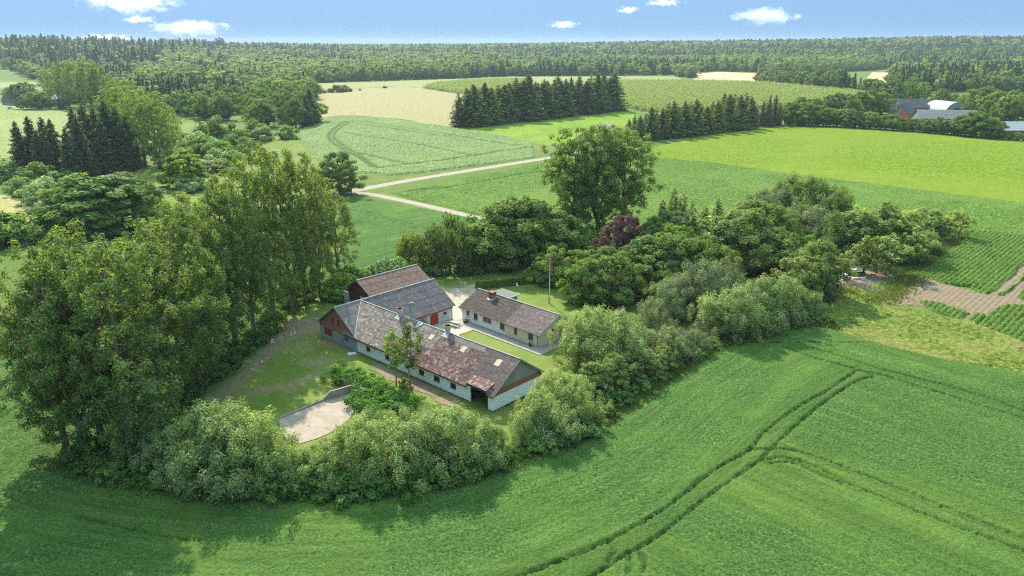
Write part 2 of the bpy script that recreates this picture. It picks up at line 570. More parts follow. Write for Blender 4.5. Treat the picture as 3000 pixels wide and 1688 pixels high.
canopy('crop_field', crop_poly, [(-112, 112, 48, 112.0, .24), (-140, 60, 112.0, 244, .46)], crop, base=.55, amp=.075, tracks=ruts, low=.03, drill=drill_rows)

ROAD = smooth_line(PP((640, 512), (760, 500), (850, 487), (920, 474), (1000, 459), (1100, 442), (1250, 418), (1370, 399), (1500, 377), (1620, 352), (1760, 334), (1960, 312), (2020, 300)))
DRIVE = smooth_line(PP((868, 484), (920, 487), (985, 499), (1060, 515), (1150, 536), (1230, 555), (1330, 578), (1400, 596), (1470, 618)))
def strip(line, w0, w1=None):
    L, Rr = [], []
    for i, p in enumerate(line):
        a, b = np.array(line[max(0, i - 1)]), np.array(line[min(len(line) - 1, i + 1)])
        d = (b - a) / np.hypot(*(b - a))
        n = np.array([-d[1], d[0]]) * w0 / 2
        L.append(tuple(np.array(p) + n)); Rr.append(tuple(np.array(p) - n))
    return L + Rr[::-1]
def gravel_mat(name, a, b_, grass=(.09, .14, .03), g_amt=.0):
    b = NB(name)
    co = b.coords()
    n1 = b.noise(co, 1.1, 5, .65)
    n2 = b.noise(co, .35, 4, .6)
    n3 = b.noise(co, 9.0, 3, .7)
    c = b.ramp(n1, [(.3, a), (.7, b_)])
    c = b.mix(b.range(n3, .5, .75, 0, .35), c, tuple(k * .6 for k in a))
    if g_amt: c = b.mix(b.range(n2, .62 - g_amt * .25, .75 - g_amt * .2), c, grass)
    return b.finish(c, .95, b.bump(n3, .6, .05), .1)
M_gravel = gravel_mat('gravel', (.25, .205, .16), (.37, .31, .25))
verge = crop_mat('verge_grass', (.10, .16, .035), (.19, .23, .07), (.25, .25, .10), soil=None, fine=2.2, patch=.12)
sheet('road_verge', ragged(strip(ROAD, 9.0), 3, .5, 5), .012, verge)
sheet('drive_verge', ragged(strip(DRIVE, 7.0), 3, .4, 6), .016, verge)
sheet('road', ragged(strip(ROAD, 4.6), 3, .12, 7), .026, M_gravel)
sheet('drive', ragged(strip(DRIVE, 3.4), 3, .12, 8), .030, M_gravel)
wheel = []
for s in (-.85, .85):
    wheel.append(strip([(p[0] + s * .9, p[1] + s * .5) for p in DRIVE], .5))

# middle distance fields
pot = crop_mat('potato_leaves', (.074, .140, .022), (.145, .225, .042), (.17, .24, .05), soil=(.045, .06, .025), fine=1.5, patch=.02, streak=(R(15), .05, .35, .9))
pot_poly = PP((985, 486), (1150, 455), (1370, 410), (1500, 388), (1640, 376), (1655, 398), (1800, 412), (2000, 441), (2300, 478), (2575, 513), (2950, 566), (2950, 650), (2575, 598), (2450, 584), (2380, 590), (2200, 590), (1800, 590), (1480, 606), (1400, 588), (1235, 549), (1060, 508))
pot_ruts = [(SL(ZB, (1420, 830), (1560, 800), (1800, 760), (2050, 710), (2380, 655)), .5, .8), (SL(ZB, (1250, 830), (1400, 820), (1500, 812)), 1.2, .9),
            (SL(ZB, (1200, 760), (1330, 790), (1400, 810)), .5, .7), (SL(ZB, (1500, 830), (1700, 880), (1900, 930)), .35, .45), (SL(ZB, (940, 850), (1100, 850), (1250, 838)), .9, .6)]
canopy('potato_field', pot_poly, [(-60, 330, 160, 345, .55)], pot, base=.5, amp=.14, tracks=pot_ruts, low=.06, edge=.8, zoff=.02)
bean = crop_mat('flowering_beans', (.105, .165, .044), (.205, .255, .095), (.16, .23, .06), soil=(.035, .072, .018), fine=1.3, patch=.02, speck=(1.9, (.42, .46, .33), .60), soil_amt=.9)
bean_poly = PP((748, 334), (775, 313), (800, 301), (850, 294), (905, 293), (1000, 302), (1140, 322), (1260, 342), (1372, 364), (1376, 393), (1200, 417), (1060, 435), (975, 442), (930, 436), (872, 437), (800, 401), (770, 371), (752, 346))
bean_ruts = [(l, .85, .9) for l in (SL(ZB, (660, 185), (540, 190), (470, 215), (385, 290), (365, 330), (400, 385), (500, 450), (600, 500), (700, 560), (780, 622)), SL(ZB, (560, 197), (470, 250), (410, 320), (440, 370), (540, 440), (640, 500), (760, 580), (840, 632)),
             SL(ZB, (860, 625), (1150, 590), (1400, 560), (1720, 515), (1950, 475), (2300, 430), (2420, 418)), SL(ZB, (500, 290), (700, 325), (1100, 385), (1400, 445), (1720, 510)), SL(ZB, (680, 190), (1000, 235), (1500, 310), (1900, 380), (2300, 440)), SL(ZB, (660, 490), (900, 545), (1100, 590)),
             SL(ZB, (640, 205), (1000, 262), (1500, 330)))]
canopy('bean_field', bean_poly, [(-125, 10, 255, 500, .7)], bean, base=.6, amp=.16, tracks=bean_ruts, low=.05, edge=1.0, zoff=.02)
ley = crop_mat('young_ley', (.130, .195, .012), (.178, .242, .016), (.185, .235, .028), soil=None, fine=1.0, patch=.012, streak=(R(-8), .010, .55, .45))
canopy('ley_field', PP((1636, 374), (1720, 354), (1850, 332), (1985, 319), (2100, 323), (2300, 336), (2575, 361), (3000, 402), (3000, 584), (2575, 513), (2300, 478), (2000, 441), (1800, 412), (1652, 397)), [(20, 420, 200, 450, 1.3)], ley, base=.25, amp=.05, low=.05, edge=1.5, zoff=.02)
pad = crop_mat('paddock_grass', (.14, .23, .02), (.20, .28, .028), (.22, .28, .05), soil=None, fine=.9, patch=.03)
sheet('paddock', PP((1175, 326), (1380, 304), (1560, 281), (1604, 283), (1600, 305), (1530, 335), (1450, 356), (1370, 366), (1260, 342)), .03, pad)
wheat = crop_mat('ripening_cereal', (.28, .24, .115), (.36, .30, .155), (.26, .245, .11), soil=None, fine=.5, patch=.012, streak=(R(-14), .012, .45, .2))
sheet('cereal_field', PP((787, 237), (860, 226), (1000, 217), (1060, 222), (1200, 238), (1200, 300), (1140, 320), (1000, 300), (905, 290), (850, 291), (799, 298), (792, 265)), .03, wheat, 1.2, 14)
hay = crop_mat('pale_hay', (.24, .24, .10), (.31, .275, .14), (.20, .235, .08), soil=None, fine=.4, patch=.008)
sheet('hay_field', PP((760, 212), (1000, 204), (1310, 193), (1700, 192), (1720, 204), (1340, 220), (1130, 232), (1060, 222), (1000, 216), (860, 225), (787, 236)), .02, hay, 1.5, 18)
grass2 = crop_mat('pale_pasture', (.19, .235, .070), (.25, .275, .10), (.28, .28, .12), soil=None, fine=.5, patch=.01, streak=(R(12), .01, .3, .15))
sheet('pasture', PP((-420, 240), (0, 261), (80, 273), (200, 278), (300, 282), (340, 305), (220, 330), (60, 396), (0, 398), (-420, 420)), .03, grass2, 1.0, 12)
sheet('upper_pasture', PP((-300, 186), (0, 190), (43, 197), (110, 211), (112, 226), (60, 224), (0, 222), (-300, 232)), .03, hay)
sheet('stubble_field', PP((1742, 185), (1800, 181), (1890, 184), (1930, 190), (1900, 206), (1744, 204)), .04, crop_mat('stubble', (.50, .37, .20), (.60, .47, .28), (.55, .42, .22), soil=None, fine=.3, patch=.01))
sheet('stubble_field', PP((2195, 180), (2230, 178), (2240, 205), (2190, 212), (2170, 208)), .04, bpy.data.materials['stubble'])
dry = crop_mat('dry_grass', (.34, .29, .115), (.46, .38, .19), (.26, .29, .09), soil=None, fine=1.2, patch=.05)
sheet('dry_grass_bank', PP((-60, 488), (0, 488), (50, 500), (105, 530), (125, 560), (60, 562), (0, 552), (-60, 550)), .02, dry, .5, 3)
valley = crop_mat('valley_grass', (.13, .175, .028), (.19, .225, .045), (.23, .225, .07), soil=None, fine=1.0, patch=.05)
sheet('valley_meadow', PP((350, 430), (430, 330), (470, 305), (520, 305), (620, 350), (690, 345), (745, 332), (750, 346), (770, 372), (800, 402), (870, 438), (860, 470), (700, 530), (560, 590), (420, 640), (330, 600), (340, 500)), .008, valley, .8, 6)
mead = crop_mat('rough_meadow', (.11, .155, .024), (.185, .215, .045), (.25, .225, .07), soil=None, fine=1.6, patch=.12)
canopy('meadow', PP((2100, 842), (2040, 800), (2060, 740), (2150, 715), (2230, 760), (2330, 790), (2480, 815), (2575, 850), (2950, 960), (2950, 1020), (2575, 943), (2400, 912), (2250, 877)), [(30, 125, 84, 150, .45)], mead, base=.25, amp=.16, low=.12, edge=.6, zoff=.01, wander=.4)

# ridged vegetable rows to the right
_pa, _pb = np.array(Z7(1860, 930)), np.array(Z7(2318, 520))
ROWDIR = math.atan2(*(_pb - _pa)[::-1])
rowang = ROWDIR + math.pi / 2
soilm = NB('ridged_soil')
_co = soilm.coords()
_n1, _n2 = soilm.noise(_co, .9, 4, .65), soilm.noise(_co, 6, 3, .7)
_c = soilm.ramp(_n1, [(.3, (.155, .108, .070)), (.7, (.235, .172, .115))])
_c = soilm.mix(soilm.range(soilm.noise(_co, 2.6, 4, .7), .58, .7, 0, .8), _c, (.13, .19, .06))
_c = soilm.mix(soilm.range(_n2, .55, .8, 0, .5), _c, (.10, .08, .055))
soil_m = soilm.finish(_c, .95, soilm.bump(_n2, .6, .06), .1)
canopy('ridged_soil', [Z7(*p) for p in ((1060, 805), (1200, 735), (1440, 605), (1990, 765), (2318, 500), (2700, 300), (2700, 900), (2318, 1250), (2000, 1060), (1800, 1000), (1600, 890), (1420, 855), (1150, 855))], [(50, 125, 95, 160, .2)], soil_m, base=.2, amp=.035, low=.02, rows=(rowang, .95, .45), edge=.4, zoff=.012, wander=.3)
vegm = crop_mat('potato_rows', (.085, .150, .026), (.150, .235, .048), (.155, .235, .05), soil=(.14, .115, .08), fine=3.0, patch=.05)
def veg(pts, seed):
    canopy('potato_rows', [Z7(*p) for p in pts], [(50, 190, 85, 190, .24)], vegm, base=.6, amp=.16, low=.05, rows=(rowang, .95, .5), edge=.35, zoff=.02, wander=.25, seed=seed)
veg(((1300, 645), (1480, 540), (1750, 350), (1900, 235), (2100, 238), (2318, 290), (2700, 380), (2700, 260), (2318, 528), (2060, 752), (1990, 772), (1860, 705), (1640, 682), (1440, 612)), 11)
veg(((1930, 1040), (2010, 950), (2130, 862), (2318, 872), (2700, 900), (2700, 1400), (2318, 1190), (2100, 1095)), 12)
veg(((1415, 828), (1600, 838), (1850, 930), (1790, 992), (1550, 900)), 13)
veg(((2085, 775), (2318, 592), (2700, 320), (2700, 370), (2318, 640), (2140, 785)), 14)
veg(((2235, 785), (2318, 700), (2500, 560), (2700, 480), (2700, 850), (2318, 848)), 15)
veg(((1830, 985), (1900, 925), (1990, 950), (1920, 1035)), 16)

# ------------------------------------------------------------------ the farm's own ground
lawn_tracks = [(SL(Z4, (1330, 60), (1150, 90), (1000, 130), (880, 260), (740, 430), (600, 560), (480, 650), (330, 760), (180, 870)), .8, .85),
               (SL(Z4, (620, 745), (740, 730), (850, 690), (1000, 655), (1100, 645), (1250, 580), (1380, 512)), .7, .7),
               (SL(Z4, (1180, 130), (1240, 210), (1290, 270)), .7, .6), (SL(Z4, (1000, 250), (1040, 240)), .7, .7), (SL(Z4, (1400, 350), (1450, 420), (1430, 500)), .8, .6),
               (SL(Z4, (1420, 30), (1200, 20), (950, 70), (860, 140)), 2.4, 1.0), (SL(Z4, (1420, 130), (1560, 220), (1780, 300)), .9, .7), (SL(Z4, (820, 200), (700, -40), (640, -200)), 2.2, .5),
               (SL(Z4, (1220, 400), (1290, 420)), .8, .6), (SL(Z4, (1080, 720), (1180, 660)), .8, .5),
               (SL(Z5, (1000, 480), (1130, 455), (1200, 440)), 1.2, .6), (SL(P, (1450, 800), (1700, 850), (1780, 830)), .8, .8)]
lawnm = NB('lawn_grass')
_co = lawnm.coords()
_f = lawnm.noise(_co, 4.5, 4, .7)
_b1 = lawnm.noise(_co, .14, 4, .6)
_w = lawnm.noise(_co, 1.2, 4, .7)
_c = lawnm.ramp(_f, [(.3, (.075, .125, .014)), (.7, (.13, .19, .024))])
_c = lawnm.mix(lawnm.range(_b1, .42, .62, 0, .85), _c, (.170, .185, .045))
_c = lawnm.mix(lawnm.range(lawnm.noise(_co, .5, 5, .75), .54, .70, 0, .7), _c, (.215, .18, .085))
_t = lawnm.math('ADD', lawnm.attr('track'), lawnm.math('MULTIPLY', lawnm.math('SUBTRACT', _w, .5), 2.2))
_c = lawnm.mix(lawnm.math('MULTIPLY', lawnm.range(_t, .25, .95), .85), _c, (.235, .165, .105))
lawn_m = lawnm.finish(_c, .9, lawnm.bump(_f, .6, .12), .12)
lawn_poly = PP(*FARM_EDGE[:-2], (1930, 800), (1800, 740), (1650, 700), (1500, 660), (1400, 625), (1300, 625), (1200, 634), (1095, 658), (1000, 686), (930, 706), *ROW_EDGE)
canopy('lawn', lawn_poly, [(-60, 60, 66, 165, .3)], lawn_m, base=.03, amp=.02, tracks=lawn_tracks, low=.01, edge=.3, zoff=.005, wander=.3)

def concrete_mat(name, a, b_, moss=(.16, .17, .10), joint=None):
    b = NB(name)
    co = b.coords()
    n1, n2 = b.noise(co, .5, 5, .65), b.noise(co, 5, 4, .7)
    c = b.ramp(n1, [(.3, a), (.7, b_)])
    c = b.mix(b.range(n2, .52, .75, 0, .4), c, tuple(k * .62 for k in a))
    crack = b.node('ShaderNodeTexVoronoi')
    crack.feature = 'DISTANCE_TO_EDGE'
    crack.inputs['Scale'].default_value = .22
    b.l.new(b.mapping(co, (1, 1, 1), (0, 0, .7)), crack.inputs['Vector'])
    c = b.mix(b.math('MULTIPLY', b.range(crack.outputs['Distance'], 0, .012, 1, 0), b.range(n1, .4, .6)), c, (.12, .11, .08))
    c = b.mix(b.range(b.noise(co, .9, 5, .7), .6, .75, 0, .55), c, moss)
    return b.finish(c, .9, b.bump(n2, .3, .03), .15)
M_conc = concrete_mat('old_concrete', (.28, .215, .17), (.365, .295, .245))
M_conc_grey = concrete_mat('grey_paving', (.24, .215, .19), (.33, .30, .27), (.15, .15, .10))
sheet('concrete_pad', [Z4(*p) for p in ((985, 1008), (1200, 918), (1430, 828), (1560, 785), (1740, 742), (1880, 765), (1800, 900), (1700, 1020), (1500, 1170), (1180, 1275), (1050, 1245), (975, 1130))], .100, M_conc, .1, 1.5)
sheet('courtyard', [Z5(*p) for p in ((1022, 600), (1060, 590), (1092, 640), (1100, 690), (1185, 765), (1080, 800), (1000, 900), (800, 900), (700, 760), (760, 700), (1025, 690))], .108, concrete_mat('courtyard_concrete', (.34, .275, .23), (.44, .37, .31)), .06, 1.5)
yard_m = gravel_mat('yard_gravel', (.28, .215, .165), (.42, .34, .27), (.17, .19, .06), .45)
sheet('gravel_yard', [Z5(*p) for p in ((945, 470), (1010, 478), (1110, 462), (1200, 440), (1210, 470), (1180, 520), (1100, 590), (1062, 600), (1020, 610), (985, 545))], .092, yard_m, .35, 1.2)
dirt_m = gravel_mat('bare_earth', (.17, .115, .08), (.26, .185, .135), (.08, .12, .03), .35)
sheet('earth_strip', [Z5(*p) for p in ((440, 985), (520, 1010), (700, 1090), (900, 1190), (1120, 1290), (1060, 1330), (940, 1290), (860, 1230), (740, 1190), (640, 1150), (520, 1090), (460, 1040))], .096, dirt_m, .25, 1.2)
sheet('earth_clearing', PP((1960, 625), (2010, 600), (2075, 590), (2110, 640), (2210, 660), (2230, 690), (2180, 725), (2110, 725), (2090, 690), (2010, 670), (1900, 700), (1880, 670)), .035, gravel_mat('clearing_earth', (.22, .16, .11), (.33, .26, .19), (.12, .17, .04), .4), .6, 2)
sheet('earth_clearing', PP((1730, 820), (1790, 800), (1840, 812), (1800, 850), (1740, 845)), .1, dirt_m, .4, 2)
# ------------------------------------------------------------------ building materials
def roof_mat(name, a, b_, axis='X', pitch=.177, lichen=(.44, .40, .35), lichen_amt=.25, moss=(.10, .045, .04), moss_amt=.3, green=0.0, depth=.5):
    b = NB(name)
    co = b.coords()
    isl = b.random_island()
    wv = b.wave(co, math.pi / 10 / pitch, axis)
    n1 = b.noise(co, .55, 5, .65)
    n2 = b.noise(co, 1.9, 6, .8)
    n3 = b.noise(b.mapping(co, (1, 1, 1), (0, 0, 0), (7, 3, 1)), 1.5, 5, .75)
    c = b.ramp(isl, [(0, a), (1, b_)])
    c = b.mix(b.range(n1, .3, .7, 0, .5), c, tuple(k * .72 for k in a))
    c = b.mix(b.range(wv, .15, .75, .42, 0), c, tuple(k * .35 for k in a))
    c = b.mix(b.math('MULTIPLY', b.range(n3, .50, .68), moss_amt), c, moss)
    c = b.mix(b.math('MULTIPLY', b.range(n2, .50, .64), min(1, lichen_amt * 3)), c, lichen)
    if green: c = b.mix(b.math('MULTIPLY', b.range(b.noise(co, .8, 4, .7), .56, .7), green), c, (.14, .15, .03))
    h = b.math('ADD', b.math('MULTIPLY', wv, .8), b.math('MULTIPLY', n2, .25))
    return b.finish(c, .92, b.bump(h, depth, .06), .12)
def wall_mat(name, c0, stain, amt=.45, sc=.8, low=(.16, .16, .13), low_z=.5, top=0.0):
    """limewash with weathering; the foot of a wall is splashed with earth"""
    b = NB(name)
    co = b.coords()
    n1, n2 = b.noise(co, sc, 5, .65), b.noise(co, 5, 4, .7)
    c = b.mix(b.math('MULTIPLY', b.range(n1, .5, .72), amt), c0, stain)
    c = b.mix(b.range(n2, .60, .75, 0, .14), c, tuple(k * .6 for k in stain))
    sep = b.node('ShaderNodeSeparateXYZ')
    b.l.new(co, sep.inputs[0])
    zz = b.math('ADD', sep.outputs['Z'], b.math('MULTIPLY', n2, low_z * 1.3))
    c = b.mix(b.range(zz, low_z * .6, low_z * 1.15, .75, 0), c, low)
    return b.finish(c, .9, b.bump(n2, .08, .03), .15)
def brick_mat(name, a, b_, mortar=(.34, .26, .21), sc=1.0, rot=(R(90), 0, 0)):
    b = NB(name)
    co = b.coords()
    br = b.node('ShaderNodeTexBrick')
    b.l.new(b.mapping(co, (1, 1, 1), rot), br.inputs['Vector'])
    br.inputs['Color1'].default_value = rgba(a)
    br.inputs['Color2'].default_value = rgba(b_)
    br.inputs['Mortar'].default_value = rgba(mortar)
    br.inputs['Scale'].default_value = sc
    br.inputs['Brick Width'].default_value = .23
    br.inputs['Row Height'].default_value = .075
    br.inputs['Mortar Size'].default_value = .007
    c = b.mix(b.range(b.noise(co, 1.2, 4, .6), .4, .7, 0, .4), br.outputs['Color'], tuple(k * .6 for k in a))
    return b.finish(c, .9, None, .15)
M_white = wall_mat('limewash', (.90, .895, .87), (.74, .73, .69), .35, .7, (.30, .30, .29), .25)
M_grey_wall = wall_mat('grey_render', (.36, .385, .39), (.24, .25, .25), .8, .5, (.22, .22, .20), .4)
M_cream = wall_mat('cream_render', (.68, .57, .40), (.42, .36, .27), .6, .9, (.30, .27, .21), .3)
M_pale = wall_mat('patched_render', (.82, .79, .72), (.58, .555, .48), .5, .8, (.28, .26, .21), .45)
M_yard_wall = wall_mat('lime_wall', (.60, .575, .53), (.33, .31, .28), .7, .6, (.26, .24, .21), .4)
M_brick = brick_mat('red_brick', (.48, .155, .095), (.40, .125, .075))
M_brick_x = brick_mat('red_brick_gable', (.44, .135, .078), (.35, .10, .06), rot=(R(90), 0, R(90)))
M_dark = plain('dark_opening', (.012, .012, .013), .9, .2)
M_glass = NB('window_glass').finish((.012, .016, .016), .12, None, .5)
M_frame_dark = plain('tarred_frame', (.06, .055, .05), .7)
M_frame_white = plain('white_frame', (.62, .61, .58), .6)
M_red_paint = plain('red_paint', (.36, .045, .030), .6, .2, 2)
M_wood_grey = plain('grey_board', (.22, .20, .18), .85, .25, 4)
M_zinc = plain('zinc', (.40, .41, .41), .5, .15, 3, .4)
M_ridge = plain('ridge_tile', (.42, .38, .36), .9, .35, 5)
M_plinth = NB('tarred_plinth')
_co = M_plinth.coords()
M_plinth = M_plinth.finish(M_plinth.ramp(M_plinth.noise(_co, 2.6, 5, .75), [(.40, (.02, .02, .022)), (.50, (.07, .07, .07)), (.60, (.45, .45, .45))]), .9)
RM_old = roof_mat('old_sheets', (0.180, 0.139, 0.124), (0.259, 0.207, 0.182), 'X', .177, lichen=(.48, .44, .40), lichen_amt=.26, moss=(.15, .055, .05), moss_amt=.30)
RM_mid = roof_mat('worn_sheets', (0.134, 0.075, 0.069), (0.203, 0.120, 0.111), 'X', .177, lichen=(.44, .37, .34), lichen_amt=.24, moss=(.10, .030, .030), moss_amt=.8, green=.12)
RM_low = roof_mat('mossy_sheets', (0.134, 0.065, 0.060), (0.207, 0.110, 0.099), 'X', .177, lichen=(.46, .38, .34), lichen_amt=.30, moss=(.115, .028, .030), moss_amt=.85, green=.35)
RM_new = roof_mat('mauve_sheets', (0.125, 0.090, 0.088), (0.144, 0.104, 0.100), 'X', .177, lichen_amt=.08, moss_amt=.25)
RM_pale = roof_mat('pale_sheets', (0.216, 0.162, 0.153), (0.248, 0.191, 0.178), 'X', .177, lichen_amt=.10, moss_amt=.15)
RM_barn = roof_mat('slate_mauve_sheets', (0.160, 0.129, 0.133), (0.191, 0.156, 0.155), 'Y', .177, lichen=(.40, .36, .34), lichen_amt=.12, moss=(.13, .07, .09), moss_amt=.3)
RM_wing = roof_mat('wing_sheets', (0.200, 0.167, 0.160), (0.264, 0.216, 0.204), 'Y', .177, lichen_amt=.15, moss_amt=.25)
RM_shed = roof_mat('red_worn_sheets', (0.193, 0.114, 0.096), (0.246, 0.152, 0.124), 'Y', .177, lichen=(.42, .34, .28), lichen_amt=.16, moss=(.15, .035, .035), moss_amt=.5, green=.15)
RM_house_old = roof_mat('dark_tiles', (0.079, 0.060, 0.053), (0.097, 0.075, 0.066), 'X', .2, lichen=(.22, .2, .19), lichen_amt=.12, moss_amt=.2, depth=.4)
RM_house_new = roof_mat('striped_sheets', (0.141, 0.103, 0.097), (0.171, 0.127, 0.118), 'X', .26, lichen=(.42, .38, .33), lichen_amt=.13, moss=(.13, .07, .075), moss_amt=.35, depth=.8)
M_skylight = plain('clear_sheet', (.46, .34, .27), .6, .12, 2)
def twin_wall():
    b = NB('plastic_sheet')
    co = b.coords()
    n = b.noise(b.mapping(co, (1, .5, .18)), .9, 3, .5)
    w = b.wave(co, 1.0, 'Y')
    c = b.ramp(n, [(.34, (.27, .225, .20)), (.52, (.36, .35, .36)), (.66, (.37, .42, .52))])
    c = b.mix(b.range(w, 0, .6, .35, 0), c, (.16, .14, .13))
    return b.finish(c, .45, None, .4)
M_plastic = twin_wall()

# ------------------------------------------------------------------ building parts
def wall(mb, p0, p1, z0, z1, holes=(), depth=.14, top=None):
    """wall face from p0 to p1 (outside is on the right), holes (s0,s1,z0,z1); top = extra outline points (s,z) above z1"""
    p0, p1 = Vector((*p0, 0)), Vector((*p1, 0))
    L = (p1 - p0).length
    d = (p1 - p0) / L
    out = Vector((d.y, -d.x, 0))
    def pt(s, z, back=0.0):
        q = p0 + d * s - out * back
        return (q.x, q.y, z)
    S = sorted({0, L, *[h[0] for h in holes], *[h[1] for h in holes]})
    Zs = sorted({z0, z1, *[h[2] for h in holes], *[h[3] for h in holes]})
    for i in range(len(S) - 1):
        for j in range(len(Zs) - 1):
            ms, mz = (S[i] + S[i + 1]) / 2, (Zs[j] + Zs[j + 1]) / 2
            if any(h[0] < ms < h[1] and h[2] < mz < h[3] for h in holes): continue
            mb.add([pt(S[i], Zs[j]), pt(S[i + 1], Zs[j]), pt(S[i + 1], Zs[j + 1]), pt(S[i], Zs[j + 1])], [(0, 1, 2, 3)])
    for a, b, c, e in holes:
        mb.add([pt(a, c), pt(b, c), pt(b, e), pt(a, e), pt(a, c, depth), pt(b, c, depth), pt(b, e, depth), pt(a, e, depth)],
               [(0, 4, 5, 1), (1, 5, 6, 2), (2, 6, 7, 3), (3, 7, 4, 0)])
    if top:
        pts = [(0, z1), (L, z1)] + list(top)
        mb.add([pt(s, z) for s, z in pts], [tuple(range(len(pts)))])
def window(root, p0, p1, s0, s1, z0, z1, frame, panes=1, fw=.07, sill=None, depth=.13, glass=None, muntin=0, label=None):
    """frame set into the wall, glass behind it, sill below"""
    p0, p1 = Vector((*p0, 0)), Vector((*p1, 0))
    d = (p1 - p0).normalized()
    out = Vector((d.y, -d.x, 0))
    def slab(mb, a, b, c, e, b0, b1):
        q = [p0 + d * a - out * b1, p0 + d * b - out * b1, p0 + d * b - out * b0, p0 + d * a - out * b0]
        vs = [(v.x, v.y, c) for v in q] + [(v.x, v.y, e) for v in q]
        mb.add(vs, [(3, 2, 1, 0), (4, 5, 6, 7), (0, 1, 5, 4), (1, 2, 6, 5), (2, 3, 7, 6), (3, 0, 4, 7)])
    f = MB()
    a, b, c, e = s0 + .004, s1 - .004, z0 + .004, z1 - .004
    slab(f, a, a + fw, c, e, .03, .10)
    slab(f, b - fw, b, c, e, .03, .10)
    slab(f, a + fw, b - fw, c, c + fw, .03, .10)
    slab(f, a + fw, b - fw, e - fw, e, .03, .10)
    for k in range(1, panes):
        m = a + (b - a) * k / panes
        slab(f, m - fw * .6, m + fw * .6, c + fw, e - fw, .032, .098)
    for k in range(1, muntin + 1):
        m = c + (e - c) * k / (muntin + 1)
        slab(f, a + fw, b - fw, m - fw * .25, m + fw * .25, .04, .09)
    w = f.build('window', frame, root)
    if label: w['label'] = label
    g = MB()
    slab(g, s0 + .002, s1 - .002, z0 + .002, z1 - .002, .102, .136)
    g.build('pane', glass or M_glass, w)
    if sill:
        s = MB()
        slab(s, s0 - .06, s1 + .06, z0 - .07, z0 - .002, -.07, .02)
        s.build('sill', sill, w)
    return w
def roof(root, e0, e1, r1, r0, rows, cols, mat, name='roof', th=.03, jit=.008, over=.06, seed=1, split=None):
    """one slope laid in rows of separate sheets; e0,e1 along the eave, r0,r1 along the ridge"""
    g = random.Random(seed)
    e0, e1, r0, r1 = map(Vector, (e0, e1, r0, r1))
    nrm = (e1 - e0).cross(r0 - e0).normalized()
    if nrm.z < 0: nrm = -nrm
    mb = MB()
    up = (r0 - e0).normalized()
    for j in range(rows):
        for i in range(cols):
            a, b = i / cols, (i + 1) / cols
            c, d = j / rows, (j + 1) / rows
            def q(u, v): return (e0.lerp(e1, u)).lerp(r0.lerp(r1, u), v)
            lift = .035 + g.uniform(-1, 1) * jit
            p = [q(a, c) - up * (over if j else 0) + nrm * (lift + .02), q(b, c) - up * (over if j else 0) + nrm * (lift + .02), q(b, d) + nrm * lift, q(a, d) + nrm * lift]
            gap = (e1 - e0).normalized() * .004
            p[0] += gap; p[3] += gap; p[1] -= gap; p[2] -= gap
            vs = [v - nrm * th for v in p] + p
            mb.add(vs, [(3, 2, 1, 0), (4, 5, 6, 7), (0, 1, 5, 4), (1, 2, 6, 5), (2, 3, 7, 6), (3, 0, 4, 7)])
    o = mb.build(name, mat, root)
    return o

